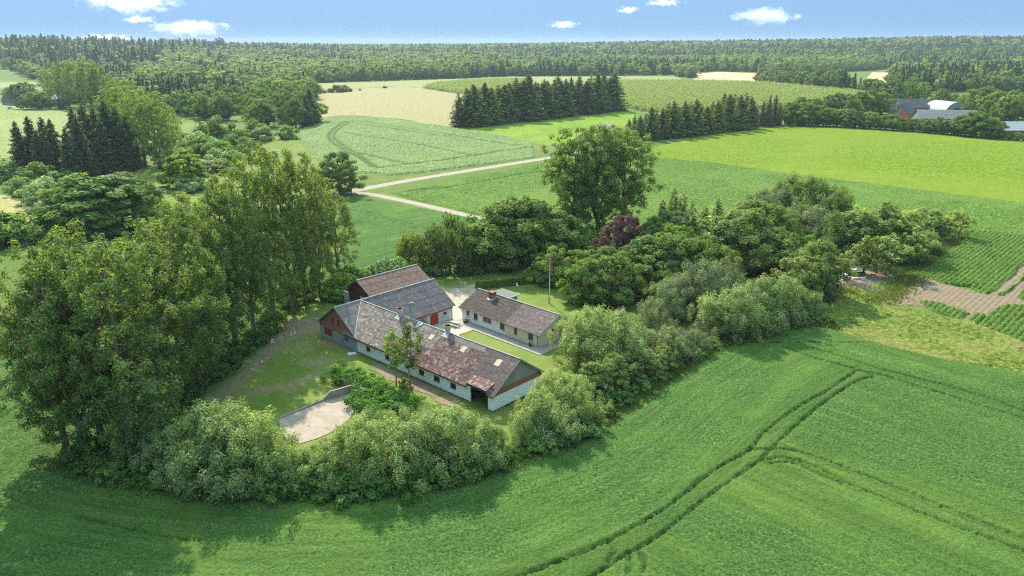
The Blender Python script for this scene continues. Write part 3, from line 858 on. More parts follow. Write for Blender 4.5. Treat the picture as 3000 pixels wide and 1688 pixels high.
# ------------------------------------------------------------------ the long barn with its brick gabled wing
def build_barn():
    t = empty('barn', (-31.7, 116.0, 0), R(-43))
    tag(t, 'long whitewashed barn with mauve sheet roof, brick gable wing and open end', 'barn')
    RZ, EV = 6.2, 2.45
    # outer long wall, whitewashed, from the wing to the open end
    wins = [(12.57, 13.57, 1.0, 1.8), (17.28, 18.24, 1.0, 1.75), (21.95, 22.95, 1.0, 1.75), (25.09, 26.23, .93, 1.8), (28.31, 29.5, .94, 1.8), (31.71, 32.85, .98, 1.8)]
    slots = [(14.6, 14.95), (16.0, 16.35), (19.4, 19.75), (24.45, 24.84), (26.44, 26.81), (27.67, 28.02), (29.77, 30.11), (31.05, 31.4), (33.12, 33.48), (34.49, 34.89)]
    holes = [(a - 10.2, b - 10.2, c, e) for a, b, c, e in wins] + [(a - 10.2, b - 10.2, 1.70, 1.82) for a, b in slots] + [(35.66 - 10.2, 39.04 - 10.2, .0, 2.4)]
    w = MB()
    wall(w, (10.2, 0), (40, 0), 0.0, 2.4, holes, .18)
    wall(w, (40, 0), (40, 9.65), 0.0, 2.2)
    wall(w, (40, 9.65), (10, 9.65), 0, 2.4)
    for a0, a1 in ((35.2, 35.66), (39.04, 39.5)):          # deep jambs of the opening
        pass
    w.box(39.06, 39.40, .02, .6, 2.38, 3.0)
    wl = w.build('wall', M_white, t)
    for a, b, c, e in wins:
        window(t, (0, 0), (40, 0), a, b, c, e, M_frame_dark, 1, .07, M_wood_grey, .17, muntin=1)
    for a, b in slots:
        m = MB(); m.box(a + .002, b - .002, .10, .15, 1.702, 1.818); m.build('air_slot', M_dark, t)
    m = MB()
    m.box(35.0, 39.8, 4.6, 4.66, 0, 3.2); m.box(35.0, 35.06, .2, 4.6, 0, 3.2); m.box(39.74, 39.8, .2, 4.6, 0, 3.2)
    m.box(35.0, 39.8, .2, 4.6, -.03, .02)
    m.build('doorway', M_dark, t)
    # plinth
    m = MB()
    m.box(10.4, 35.6, -.03, -.002, 0, .17); m.box(40.002, 40.03, .0, 9.6, 0, .30); m.box(39.06, 40.03, -.03, -.002, 0, .2)
    m.build('plinth', M_plinth, t)
    # end gable: brick band and plastic sheeting above
    def gx(z): return 4.8 - (RZ - .12 - z) / .70
    m = MB()
    pts = [(gx(2.2) if gx(2.2) > -.1 else -.1, 2.2), (9.72, 2.2), (9.72, 2.35), (9.6 - gx(2.98), 2.98), (gx(2.98), 2.98)]
    pts = [(-.05, 2.2), (9.70, 2.2), (9.70, 2.52), (9.6 - gx(2.95), 2.95), (gx(2.95), 2.95), (-.05, 2.52)]
    m.add([(40.02, b, z) for b, z in pts] + [(39.9, b, z) for b, z in pts], [tuple(range(6)), tuple(range(6, 12))[::-1]] + [(i, i + 6, (i + 1) % 6 + 6, (i + 1) % 6) for i in range(6)])
    m.build('brick_band', M_brick_x, t)
    m = MB()
    pts = [(gx(2.952), 2.952), (9.6 - gx(2.952), 2.952), (4.8, RZ - .12)]
    m.add([(39.97, b, z) for b, z in pts] + [(39.9, b, z) for b, z in pts], [(0, 1, 2), (5, 4, 3), (0, 3, 4, 1), (1, 4, 5, 2), (2, 5, 3, 0)])
    m.build('gable_sheet', M_plastic, t)
    # roof of the long range, laid at different times
    def zr(b): return RZ - .70 * abs(b - 4.8)
    def piece(a0, a1, b0, b1, rows, cols, mat, seed, lift=0.0, lab=None, jit=.008):
        o = roof(t, (a0, b0, zr(b0) + lift), (a1, b0, zr(b0) + lift), (a1, b1, zr(b1) + lift), (a0, b1, zr(b1) + lift), rows, cols, mat, seed=seed, jit=jit)
        if lab: o['label'] = lab
        return o
    piece(5.0, 25.6, 1.9, 4.8, 3, 19, RM_old, 1, lab='pale grey lichened roof sheets', jit=.02)
    piece(6.5, 17.0, -.5, 1.9, 2, 10, RM_old, 2, jit=.02)
    piece(17.0, 25.6, -.5, 1.9, 2, 9, RM_mid, 3)
    piece(25.6, 34.4, 1.2, 3.98, 3, 9, RM_mid, 4)
    piece(25.6, 34.4, -.5, 1.2, 2, 9, RM_low, 5, lab='red brown mossy roof sheets')
    piece(25.6, 34.3, 3.98, 4.8, 1, 8, RM_pale, 6, .012, 'pale mauve roof sheets')
    piece(34.4, 35.5, -.5, 4.8, 5, 1, RM_new, 7, .02)
    piece(35.5, 39.15, 1.2, 4.8, 4, 4, RM_new, 8, .02)
    piece(39.15, 40.45, -.5, 4.8, 5, 1, RM_new, 9, .02)
    piece(5.0, 40.45, 10.2, 4.8, 5, 34, RM_new, 10)
    for a0, a1, b0, b1 in ((23.6, 24.45, 3.1, 3.85), (30.35, 31.25, 3.1, 3.9), (37.1, 38.05, 3.0, 3.9)):
        o = roof(t, (a0, b0, zr(b0) + .045), (a1, b0, zr(b0) + .045), (a1, b1, zr(b1) + .045), (a0, b1, zr(b1) + .045), 1, 1, M_skylight, 'skylight')
    # raised canopy over the tall opening
    roof(t, (35.35, -.62, 3.05), (39.3, -.62, 3.05), (39.3, 1.35, 3.74), (35.35, 1.35, 3.74), 2, 4, RM_low, 'dormer_roof', seed=12)
    for a in (35.42, 39.16):
        m = MB()
        m.add([(a, -.5, 2.40), (a, 1.25, 3.72), (a, -.5, 3.04), (a + .06, -.5, 2.40), (a + .06, 1.25, 3.72), (a + .06, -.5, 3.04)], [(0, 1, 2), (5, 4, 3), (0, 3, 4, 1), (1, 4, 5, 2), (2, 5, 3, 0)])
        m.build('dormer_cheek', M_wood_grey, t)
    # verges, fascia, ridge
    m = MB()
    for b0 in (-.52, 10.12):
        m = MB()
        m.obox((40.47, b0, zr(b0) - .06), (40.47, 4.8, zr(4.8) - .06), (0, 0, 1), .05, .2)
        m.build('barge_board', M_wood_grey, t)
    m = MB()
    m.box(10.45, 35.45, -.53, -.49, 2.30, 2.46); m.box(39.2, 40.4, -.53, -.49, 2.30, 2.46)
    m.build('fascia', plain('brown_board', (.11, .045, .035), .8), t)
    m = MB()
    m.tube([(5, 4.8, RZ + .05), (20, 4.8, RZ + .03), (40.45, 4.8, RZ + .06)], .10, 6)
    m.build('ridge_cap', M_ridge, t)
    # wing with the brick gable
    holes = [(1.14, 3.45, .68, 1.91), (6.84, 7.78, 1.05, 1.73)]
    m = MB()
    wall(m, (0, 0), (10.2, 0), 0, 1.95, holes, .16)
    m.box(10.2, 10.26, -.045, .02, 0, 2.3)
    g = m.build('wall', M_grey_wall, t)
    g['label'] = 'grey rendered lower gable wall'
    m = MB()
    wall(m, (-.05, -.03), (10.25, -.03), 1.952, 2.5, [], .1, top=[(10.25, 2.55), (5.05, 6.05), (-.05, 2.55)])
    for s0, z0 in ((3.72, 3.35), (5.28, 3.35)):
        pass
    gw = m.build('brick_gable', M_brick, t)
    for s0 in (3.75, 5.35):
        m = MB()
        m.box(s0, s0 + .32, -.06, -.032, 3.4, 4.1); m.box(s0 + .06, s0 + .26, -.058, -.034, 4.1, 4.22)
        m.build('gable_slot', M_dark, gw)
    m = MB(); m.box(1.15, 3.44, .03, .09, .69, 1.90)
    for k in range(1, 8): m.box(1.15 + k * .29 - .012, 1.15 + k * .29 + .012, .02, .03, .69, 1.90)
    m.build('shutter', M_red_paint, t)
    window(t, (0, 0), (40, 0), 6.84, 7.78, 1.05, 1.73, M_wood_grey, 2, .06, None, .15, glass=plain('dusty_glass', (.10, .11, .12), .4))
    m = MB()
    wall(m, (10.0, 9.65), (10.0, 20.4), 0, 2.05, [(5.62, 7.5, .0, 1.75), (8.68, 9.4, 1.25, 1.8)], .18)
    wall(m, (10, 20.4), (0, 20.4), 0, 2.5, [], .1, top=[(10, 2.5), (5, 6.05), (0, 2.5)][::1])
    wall(m, (0, 20.4), (0, 0), 0, 2.5)
    o = m.build('wall', M_yard_wall, t)
    o['label'] = 'lime washed wall facing the courtyard'
    # arch over the red door: segment filled above the square opening
    m = MB()
    n = 10
    arc = [(15.27 + 1.88 * k / n, 1.752 + .42 * math.sin(math.pi * k / n)) for k in range(n + 1)]
    m.add([(10.012, b, z) for b, z in arc] + [(9.9, b, z) for b, z in arc], [tuple(range(n + 1))])
    for k in range(6): m.box(9.90, 9.93, 15.27 + .313 * k + .01, 15.27 + .313 * (k + 1) - .01, .01, 1.75)
    m.box(9.93, 9.95, 16.19, 16.23, .01, 1.75)
    m.build('arched_door', M_red_paint, t)
    window(t, (10.0, 9.65), (10.0, 20.4), 8.68, 9.4, 1.25, 1.8, plain('rust_frame', (.20, .07, .04), .7), 2, .06, None, .17, muntin=1)
    m = MB(); m.box(9.99, 10.06, 9.8, 20.42, 2.052, 2.38)
    m.build('brick_cornice', M_brick_x, t)
    def zm(a): return RZ + .05 - .70 * abs(a - 5)
    o = roof(t, (10.42, 9.0, zm(10.42)), (10.42, 20.75, zm(10.42)), (5, 20.75, zm(5)), (5, 5.1, zm(5)), 4, 18, RM_barn, seed=21)
    o = roof(t, (10.2, -.32, zm(10.2)), (9.6, 3.0, zm(9.6)), (5, 5.1, zm(5)), (5, -.32, zm(5)), 3, 5, RM_wing, seed=22, jit=.012)
    o['label'] = 'grey roof sheets over the brick gable'
    roof(t, (-.42, 20.75, zm(-.42)), (-.42, -.32, zm(-.42)), (5, -.32, zm(5)), (5, 20.75, zm(5)), 4, 20, RM_barn, seed=23)
    m = MB()
    m.tube([(5, -.34, RZ + .08), (5, 10, RZ + .10), (5, 20.77, RZ + .08)], .11, 6)
    m.tube([(5, 5.0, RZ + .10), (7.4, 2.45, 4.62), (10.35, -.42, 2.6)], .10, 6)
    m.build('ridge_cap', M_ridge, t)
    m = MB()
    for s in (-1, 1):
        for b in (-.36, 20.78):
            m = MB()
            m.obox((5 + s * 5.45, b, zm(5 + s * 5.45) - .02), (5, b, RZ + .02), (0, 0, 1), .05, .18)
            m.build('barge_board', M_wood_grey, t)
    m = MB(); m.tube([(10.3, 20.3, 2.3), (10.06, 20.3, 2.0), (10.06, 20.3, .05)], .05, 6); m.build('downpipe', M_zinc, t)
    # roof ventilators on the ridge
    rust = plain('rusty_rim', (.42, .17, .06), .9, .3, 6)
    vent_m = plain('flaking_vent', (.58, .58, .56), .8, .3, 5)
    for a in (15.3, 26.2):
        v = MB()
        v.lathe((a, 4.75, RZ - .35), [(.34, 0), (.34, .55), (.38, .75), (.50, 1.05), (.54, 1.35), (.54, 1.42), (.46, 1.42), (.44, 1.2)], 14)
        vo = v.build('roof_vent', vent_m, t, True)
        k = MB()
        k.lathe((a, 4.75, RZ - .35), [(.545, 1.42), (.56, 1.46), (.56, 1.49), (.47, 1.49), (.45, 1.42)], 14)
        k.build('vent_rim', rust, vo)
        k = MB()
        k.add([(a - .62, 4.0, RZ - .45), (a + .62, 4.0, RZ - .45), (a + .45, 4.72, RZ + .12), (a - .45, 4.72, RZ + .12)], [(0, 1, 2, 3)])
        k.add([(a - .62, 4.0, RZ - .48), (a + .62, 4.0, RZ - .48), (a + .45, 4.72, RZ + .06), (a - .45, 4.72, RZ + .06)], [(3, 2, 1, 0)])
        k.build('vent_apron', M_zinc, vo)
    m = MB(); m.box(17.05, 17.75, 5.1, 5.7, 5.4, 8.35)
    c = m.build('chimney', plain('rendered_chimney', (.44, .40, .36), .9, .25, 3), t)
    m = MB(); m.box(16.98, 17.82, 5.03, 5.77, 8.35, 8.45); m.box(17.1, 17.35, 5.15, 5.65, 8.452, 8.62); m.box(17.45, 17.7, 5.15, 5.65, 8.452, 8.6); m.build('chimney_cap', M_wood_grey, c)
    # broken patch of sheets near the young trees
    m = MB()
    for a, b, s, dz in ((19.6, 4.45, .5, .05), (20.1, 4.25, .35, .07), (19.9, 4.0, .3, .06), (20.4, 4.5, .3, .08)):
        m.obox((a, b, zr(b) + dz), (a + s, b + .1, zr(b + .1) + dz + .06), (0, -.5, .86), .4, .03)
    m.build('patch', M_frame_white, t)
    return t
build_barn()

def build_shed():
    t = empty('machine_shed', (-31.7, 116.0, 0), R(-43))
    tag(t, 'reddish sheet roofed shed with dark sliding door behind the brick gabled barn', 'shed')
    RX, RZ, S = -5.6, 5.75, .56
    def zr(a): return RZ - S * abs(a - RX)
    m = MB()
    wall(m, (-9.6, 12.5), (-1.6, 12.5), 0, 2.55, [(.5, 3.5, 0, 2.55)], .2)
    wall(m, (-1.6, 12.5), (-1.6, 25.2), 0, 3.3)
    wall(m, (-1.6, 25.2), (-9.6, 25.2), 0, 3.3, [], .1, top=[(8, 3.3), (4, 5.6), (0, 3.3)])
    wall(m, (-9.6, 25.2), (-9.6, 12.5), 0, 3.3)
    m.box(-10.9, -9.45, 12.3, 12.48, 0, 2.5)
    m.build('wall', M_yard_wall, t)
    m = MB()
    wall(m, (-9.65, 12.46), (-1.55, 12.46), 2.552, 3.3, [], .1, top=[(8.1, 3.36), (4.05, 5.62), (0, 3.36)])
    m.build('red_gable', plain('red_boards', (.20, .025, .022), .75, .25, 3), t)
    m = MB()
    m.box(-9.12, -6.06, 12.36, 12.42, .03, 2.75)
    for k in range(17): m.box(-9.1 + k * .18, -9.04 + k * .18, 12.33, 12.358, .03, 2.75)
    m.build('sliding_door', plain('dark_steel', (.045, .055, .065), .5, .25, 1.5, .4), t)
    roof(t, (-1.4, 11.6, zr(-1.4)), (-1.4, 25.7, zr(-1.4)), (RX, 25.7, RZ), (RX, 11.6, RZ), 3, 14, RM_shed, seed=31)
    roof(t, (-9.9, 25.7, zr(-9.9)), (-9.9, 11.6, zr(-9.9)), (RX, 11.6, RZ), (RX, 25.7, RZ), 3, 14, RM_shed, seed=32)
    m = MB(); m.tube([(RX, 11.58, RZ + .05), (RX, 25.72, RZ + .05)], .11, 6); m.build('ridge_cap', M_ridge, t)
    m = MB()
    for a in (-9.92, -1.38):
        m = MB(); m.obox((a, 11.57, zr(a) - .03), (RX, 11.57, RZ - .02), (0, 0, 1), .05, .18); m.build('barge_board', M_wood_grey, t)
build_shed()

def build_house():
    t = empty('farmhouse', (-8.74, 123.7, 0), R(-45))
    tag(t, 'low cream and white farmhouse with half dark half striped roof and brick chimney', 'house')
    RB, RZ, S, D = 4.3, 4.6, .47, 8.6
    def zr(b): return RZ - S * abs(b - RB)
    wl = [(2.97, 4.04, .86, 2.12, 1), (5.34, 7.49, 1.17, 2.12, 2), (9.46, 10.66, .87, 2.12, 1)]
    wr = [(12.77, 13.55, .84, 2.12, 1), (15.95, 17.16, .86, 2.12, 1)]
    door = (1.1, 1.95, .05, 2.12)
    m = MB()
    wall(m, (0, 0), (10.78, 0), 0, 2.42, [w[:4] for w in wl] + [door], .14)
    wall(m, (0, D), (0, 0), 0, 2.42, [], .1, top=[(D, 2.5), (D - RB, 4.5), (0, 2.5)])
    wall(m, (10.78, D), (0, D), 0, 2.42)
    m.build('wall', M_pale, t)['label'] = 'patchy white rendered wall'
    m = MB()
    wall(m, (10.78, 0), (18.3, 0), 0, 2.42, [(a - 10.78, b - 10.78, c, e) for a, b, c, e, n in wr], .14)
    wall(m, (18.3, 0), (18.3, D), 0, 2.42, [(3.0, 3.58, .25, 2.35), (4.7, 5.9, 1.1, 2.2)], .14, top=[(D, 2.5), (RB, 4.5), (0, 2.5)])
    wall(m, (18.3, D), (10.78, D), 0, 2.42)
    m.build('wall', M_cream, t)['label'] = 'cream rendered wall'
    for a, b, c, e, n in wl + wr:
        window(t, (0, 0), (20, 0), a, b, c, e, M_frame_white, n, .06, M_wood_grey)
    window(t, (18.3, 0), (18.3, D), 4.7, 5.9, 1.1, 2.2, M_frame_white, 1, .06, M_wood_grey)
    m = MB(); m.box(1.104, 1.946, .04, .10, .05, 2.12)
    d = m.build('door', M_frame_white, t)
    m = MB(); m.box(1.2, 1.46, .026, .038, 1.2, 2.0); m.box(1.58, 1.84, .026, .038, 1.2, 2.0); m.build('door_glass', M_glass, d)
    m = MB(); m.tube([(1.88, .03, 1.05), (1.88, -.03, 1.05), (1.78, -.03, 1.05)], .014, 5); m.build('handle', M_zinc, d)
    m = MB(); m.box(18.2, 18.26, 3.004, 3.576, .254, 2.346)
    d = m.build('door', plain('dark_door', (.035, .035, .035), .4), t)
    m = MB(); m.box(18.262, 18.275, 3.1, 3.48, .9, 2.2); m.build('door_glass', M_glass, d)
    m = MB(); m.box(18.32, 19.1, 2.9, 3.7, 0, .2); m.build('step', M_wood_grey, t)
    # roofs
    o = roof(t, (-.45, -.45, zr(-.45)), (10.85, -.45, zr(-.45)), (10.85, RB, RZ), (-.45, RB, RZ), 7, 12, RM_house_old, seed=41, jit=.003, over=.03)
    o['label'] = 'dark brown roof half'
    o = roof(t, (10.85, -.45, zr(-.45) + .02), (18.72, -.45, zr(-.45) + .02), (18.72, RB, RZ + .02), (10.85, RB, RZ + .02), 4, 8, RM_house_new, seed=42)
    o['label'] = 'striped mauve sheet roof half'
    roof(t, (18.72, D + .45, zr(D + .45)), (-.45, D + .45, zr(D + .45)), (-.45, RB, RZ), (18.72, RB, RZ), 5, 18, RM_house_new, seed=43)
    m = MB()
    for k in range(38):
        a0 = -.5 + k * .506
        m.tube([(a0, RB, RZ + .075 + random.uniform(-.01, .01)), (a0 + .54, RB, RZ + .085)], [.12, .135], 7)
    m.build('ridge_cap', plain('lichened_ridge', (.44, .36, .33), .9, .45, 6), t)
    m = MB()
    for b in (-.47, D + .47):
        m = MB(); m.obox((18.74, b, zr(b) - .05), (18.74, RB, RZ - .05), (0, 0, 1), .04, .16); m.build('barge_board', M_frame_white, t)
    m = MB(); m.tube([(-.45, -.53, zr(-.45) - .03), (18.7, -.53, zr(-.45) - .05)], .06, 6); m.build('gutter', M_frame_dark, t)
    m = MB(); m.tube([(18.15, -.50, 2.3), (18.15, -.30, 2.15), (18.15, -.06, 2.0), (18.15, -.06, .03)], .045, 6); m.build('downpipe', M_frame_dark, t)
    m = MB(); m.box(3.55, 4.55, 3.05, 3.95, 3.6, 5.22)
    c = m.build('chimney', brick_mat('chimney_brick', (.30, .10, .06), (.23, .075, .05), sc=1.0, rot=(R(90), 0, R(20))), t)
    m = MB(); m.box(3.48, 4.62, 2.98, 4.02, 5.22, 5.34)
    k = m.build('chimney_cap', plain('cap_brick', (.26, .11, .08), .9, .3, 6), c)
    for q in ((3.72, 3.95, 3.042, 3.05), (4.15, 4.38, 3.042, 3.05), (4.55, 4.558, 3.2, 3.42), (4.55, 4.558, 3.58, 3.8)):
        m = MB(); m.box(*q, 4.95, 5.15); m.build('flue_opening', M_dark, c)
    m = MB(); m.obox((3.35, 2.93, zr(2.93) + .09), (4.75, 2.93, zr(2.93) + .09), (0, -.4, .9), .28, .02); m.obox((4.66, 2.9, zr(2.9) + .09), (4.66, 3.9, zr(3.9) + .09), (0, -.4, .9), .2, .02)
    m.build('flashing', M_zinc, c)
    # flat roofed annex at the back
    m = MB()
    wall(m, (-2.1, 11.7), (-2.1, D + .1), 0, 2.3)
    wall(m, (2.1, D + .1), (2.1, 11.7), 0, 2.3, [(2.2, 2.7, 1.6, 2.1)], .1)
    wall(m, (2.1, 11.7), (-2.1, 11.7), 0, 2.3)
    wall(m, (-2.1, D + .1), (0, D + .1), 0, 2.3)
    an = m.build('annex_wall', M_cream, t)
    m = MB(); m.box(-2.4, 2.4, D + .02, 12.0, 2.305, 2.46); ar = m.build('annex_roof', plain('roofing_felt', (.15, .135, .135), .9, .15, 2), t)
    m = MB(); m.box(2.40, 2.44, D, 12.04, 2.28, 2.48); m.box(-2.44, 2.40, 12.0, 12.04, 2.28, 2.48); m.build('annex_fascia', M_frame_white, ar)
    m = MB(); m.box(1.98, 2.03, 10.9, 11.4, 1.62, 2.08); m.build('annex_window', plain('red_brown_frame', (.17, .06, .04), .7), an)
    m = MB(); m.box(-.3, 20.6, -2.15, -.01, 0, .06); m.box(18.31, 20.6, -.008, 4.4, 0, .058)
    m2 = m.build('path', M_conc_grey, None)
    m2.location = t.location; m2.rotation_euler = t.rotation_euler
    m2.location.z = .066
    tag(m2, kind='structure')
build_house()
# ------------------------------------------------------------------ foliage generators
def unit(v): return v / (np.linalg.norm(v, axis=-1, keepdims=True) + 1e-9)
def leaves(pos, nrm, size, asp, g, droop=None):
    """one small kite-shaped face per leaf spray"""
    n = len(pos)
    r = g.normal(size=(n, 3))
    if droop is not None: r = r * .5 + droop
    t = unit(np.cross(nrm, r) if droop is None else r)
    b = unit(np.cross(nrm, t))
    s = (size * g.uniform(.6, 1.35, n))[:, None]
    w = s * asp
    v = np.stack([pos - t * s, pos + b * w * .9 + t * s * .1, pos + t * s, pos - b * w + t * s * .15], 1).reshape(-1, 3)
    f = np.arange(4 * n).reshape(-1, 4)
    return v, f
def clump_leaves(cen, rad, per, size, asp, g, stretch=(1, 1, 1), outward=None, up=.45, jit=.8, droop=None):
    n = len(cen)
    k = np.maximum(1, (per * (rad / rad.mean()) ** 2).astype(int))
    idx = np.repeat(np.arange(n), k)
    d = unit(g.normal(size=(len(idx), 3)))
    rr = g.random(len(idx)) ** .45
    p = cen[idx] + d * (rr * rad[idx])[:, None] * np.array(stretch)
    nrm = d * .8 + np.array([0, 0, up]) + g.normal(size=d.shape) * jit * .5
    if outward is not None: nrm = nrm + outward[idx] * .5
    return leaves(p, unit(nrm), size, asp, g, droop)
def scatter(n, radius_fn, z0, z1, g, inner=.35, mind=.0, lobes=None):
    """clump centres inside a crown envelope"""
    out = []
    tries = 0
    while len(out) < n and tries < n * 60:
        tries += 1
        t = g.random()
        th = g.random() * 2 * np.pi
        R0 = radius_fn(t)
        if g.random() > R0 / 1.0 / max(1e-6, scatter_max): continue
        if lobes is not None: R0 *= 1 + .28 * math.sin(lobes[0] * th + lobes[1] + t * 5) + .15 * math.sin(lobes[2] * th + t * 9)
        q = (inner + (1 - inner) * g.random() ** .6) * (1 + .35 * g.random() ** 5)
        p = np.array([math.cos(th) * R0 * q, math.sin(th) * R0 * q, z0 + (z1 - z0) * t])
        if mind and out and np.min(np.linalg.norm(np.array(out) - p, axis=1)) < mind: continue
        out.append(p)
    return np.array(out)
scatter_max = 1.0
class Branches(MB):
    def limb(self, a, b, r0, r1, g, sag=.0, n=4, sides=5, wob=.035):
        a, b = np.array(a, float), np.array(b, float)
        L = np.linalg.norm(b - a)
        pts, rad = [], []
        for i in range(n + 1):
            t = i / n
            p = a + (b - a) * t + g.normal(size=3) * L * wob * (0 < i < n)
            p[2] += math.sin(math.pi * t) * sag * L
            pts.append(p); rad.append(r0 + (r1 - r0) * t)
        self.tube(pts, rad, sides)
        return pts

TREES = {}
def make_tree(kind, var, H, R0, profile, nclump, crad, per, size, asp, z0=.1, inner=.35, mind=.75, limbs=6, trunk_r=.25, stretch=(1, 1, 1), stems=1, up=.45, droop=None, lean=0.0, twig=.6, lift=.45, jit=.8):
    global scatter_max
    g = np.random.default_rng(abs(hash_name(kind)) + var * 17)
    fn = lambda t: R0 * profile(t)
    scatter_max = max(fn(t) for t in np.linspace(0, 1, 30))
    lob = (2 + var % 3, g.random() * 6, 3 + var % 2)
    cen = scatter(nclump, fn, H * z0, H * .965, g, inner, mind * crad, lob)
    rad = crad * g.uniform(.65, 1.3, len(cen))
    cen[:, 0] += lean * (cen[:, 2] / H) ** 2 * H
    axis = np.stack([cen[:, 0] * 0, cen[:, 1] * 0, cen[:, 2] - crad], 1)
    outw = unit(cen - axis)
    v, f = clump_leaves(cen, rad, per, size, asp, g, stretch, outw, up, jit, droop)
    v[:, 2] = np.maximum(v[:, 2], .03)
    crown = np_mesh('crown', v, f)
    br = Branches()
    nodes = []
    for s in range(stems):
        a0 = s * 2 * math.pi / stems + g.random()
        off = 0 if stems == 1 else R0 * .12
        base = np.array([math.cos(a0) * off, math.sin(a0) * off, -.15])
        top = np.array([math.cos(a0) * off * 3 + g.normal() * R0 * .08 + lean * H * .6, math.sin(a0) * off * 3 + g.normal() * R0 * .08, H * .86])
        pts = br.limb(base, top, trunk_r / math.sqrt(stems), trunk_r * .12, g, 0, 7, 7, .012)
        nodes += [(p, trunk_r / math.sqrt(stems) * (1 - i / 7.5)) for i, p in enumerate(pts)][1:]
        for k in range(limbs):
            zt = (.12 + .62 * (k + g.random()) / limbs) * H
            i = min(6, int(zt / (H * .86) * 7))
            a = pts[i] + (pts[i + 1] - pts[i]) * .5
            th = k * 2.4 + a0 + g.random()
            tt = min(1, (zt + lift * H * .5) / H)
            rr = fn(min(.98, max(.02, (tt - z0) / (1 - z0)))) * .72
            b = np.array([math.cos(th) * rr + lean * tt * tt * H, math.sin(th) * rr, min(H * .93, zt + H * lift * g.uniform(.35, .7))])
            r1 = trunk_r / math.sqrt(stems) * (.5 - .3 * k / limbs)
            q = br.limb(a, b, r1, r1 * .25, g, -.06, 4, 5)
            nodes += [(p, r1 * (1 - j / 5)) for j, p in enumerate(q)][1:]
    npos = np.array([p for p, r in nodes]); nr = np.array([r for p, r in nodes])
    for c in cen:
        if g.random() > twig: continue
        d = np.linalg.norm(npos - c, axis=1) + np.maximum(0, npos[:, 2] - c[2]) * 2
        i = int(d.argmin())
        br.limb(npos[i], c, min(.05, nr[i] * .6), .012, g, .04, 2, 3)
    me = bpy.data.meshes.new('trunk')
    me.from_pydata(br.v, [], br.f)
    for p in me.polygons: p.use_smooth = True
    me.update()
    TREES.setdefault(kind, []).append((crown, me, H))
def hash_name(s): return sum(ord(ch) * (i + 3) for i, ch in enumerate(s))
def make_spruce(kind, var, H, R0, levels, per, size, asp=.3, droop=.25, top=.9, open_=0.0, trunk_r=.22, z0=.03, rag=.35):
    g = np.random.default_rng(hash_name(kind) + var * 31)
    pos, nrm, drp, sz = [], [], [], []
    br = Branches()
    br.limb((0, 0, -.2), (g.normal() * .2, g.normal() * .2, H * .985), trunk_r, .02, g, 0, 6, 6)
    for i in range(levels):
        t = (i + g.random() * .6) / levels
        z = H * (z0 + (1 - z0) * t)
        Rl = R0 * (1 - t) ** top * (1.0 if t > .12 else .82 + t * 1.5) + .12
        nb = max(3, int(4.5 + 4.5 * (1 - t)))
        for k in range(nb):
            if g.random() < open_: continue
            th = 2 * np.pi * (k + g.random() * .8) / nb
            L = Rl * g.uniform(1 - rag, 1 + rag * .55)
            d = np.array([math.cos(th), math.sin(th), 0])
            side = np.array([-d[1], d[0], 0])
            m = max(3, int(per * L / R0 * 1.4))
            u = g.random(m) ** .7
            wid = (1 - u) * L * .28 + .12
            p = np.stack([d * L * x for x in u]) + side * (g.normal(size=m) * wid * .6)[:, None]
            p[:, 2] = z - droop * L * u ** 1.3 + (u > .8) * .10 * L + g.normal(size=m) * .12
            pos.append(p)
            nn = np.tile(np.array([d[0] * .35, d[1] * .35, 1.0]), (m, 1)) + g.normal(size=(m, 3)) * .45
            nrm.append(nn)
            drp.append(np.tile(d * 1.0 + np.array([0, 0, -droop]), (m, 1)) + side * g.normal(size=m)[:, None] * .5)
            if L > 1.2 and k % 2 == 0: br.limb((0, 0, z), d * L * .8 + np.array([0, 0, z - droop * L * .6]), .03, .008, g, 0, 1, 3)
    pos, nrm, drp = np.concatenate(pos), unit(np.concatenate(nrm)), np.concatenate(drp)
    tp = np.stack([np.zeros(10), np.zeros(10), np.linspace(H * .95, H, 10)], 1)
    pos = np.concatenate([pos, tp]); nrm = np.concatenate([nrm, unit(g.normal(size=(10, 3)))]); drp = np.concatenate([drp, np.tile([0, 0, 1.0], (10, 1))])
    v, f = leaves(pos, nrm, size, asp, g, drp)
    v[:, 2] = np.maximum(v[:, 2], .03)
    crown = np_mesh('crown', v, f)
    me = bpy.data.meshes.new('trunk')
    me.from_pydata(br.v, [], br.f)
    me.update()
    TREES.setdefault(kind, []).append((crown, me, H))
def interp_profile(*pts):
    xs, ys = zip(*pts)
    return lambda t: float(np.interp(t, xs, ys))
P_poplar = interp_profile((0, .35), (.12, .62), (.3, .9), (.5, 1.0), (.7, .9), (.88, .6), (1, .22))
P_vase = interp_profile((0, .22), (.2, .55), (.45, .92), (.7, 1.0), (.88, .75), (1, .3))
P_dome = interp_profile((0, .78), (.2, .97), (.4, 1.0), (.65, .86), (.85, .58), (1, .2))
P_round = interp_profile((0, .45), (.2, .88), (.45, 1.0), (.7, .85), (.88, .55), (1, .18))
P_column = interp_profile((0, .6), (.3, 1), (.7, .8), (1, .15))
for i in range(5):
    make_tree('poplar', i, 27, 4.9 + .35 * (i % 3), P_poplar, 240, .70, 88, .145, .75, .12, .35, .95, 9, .42, (1, 1, 1.1), up=.35, lean=(.0, .03, -.03, .02, -.02)[i], twig=.9)
for i in range(3):
    make_tree('tall_poplar', i, 26, 5.4, P_vase, 340, .76, 84, .16, .75, .08, .35, .85, 9, .45, (1, 1, 1.05), lift=.75)
for i in range(5):
    make_tree('willow', i, 8, 3.5 + .2 * (i % 2), P_dome, 104, .64, 120, .155, .36, .05, .35, .62, 4, .2, (1, 1, 1.55), 3, up=.6)
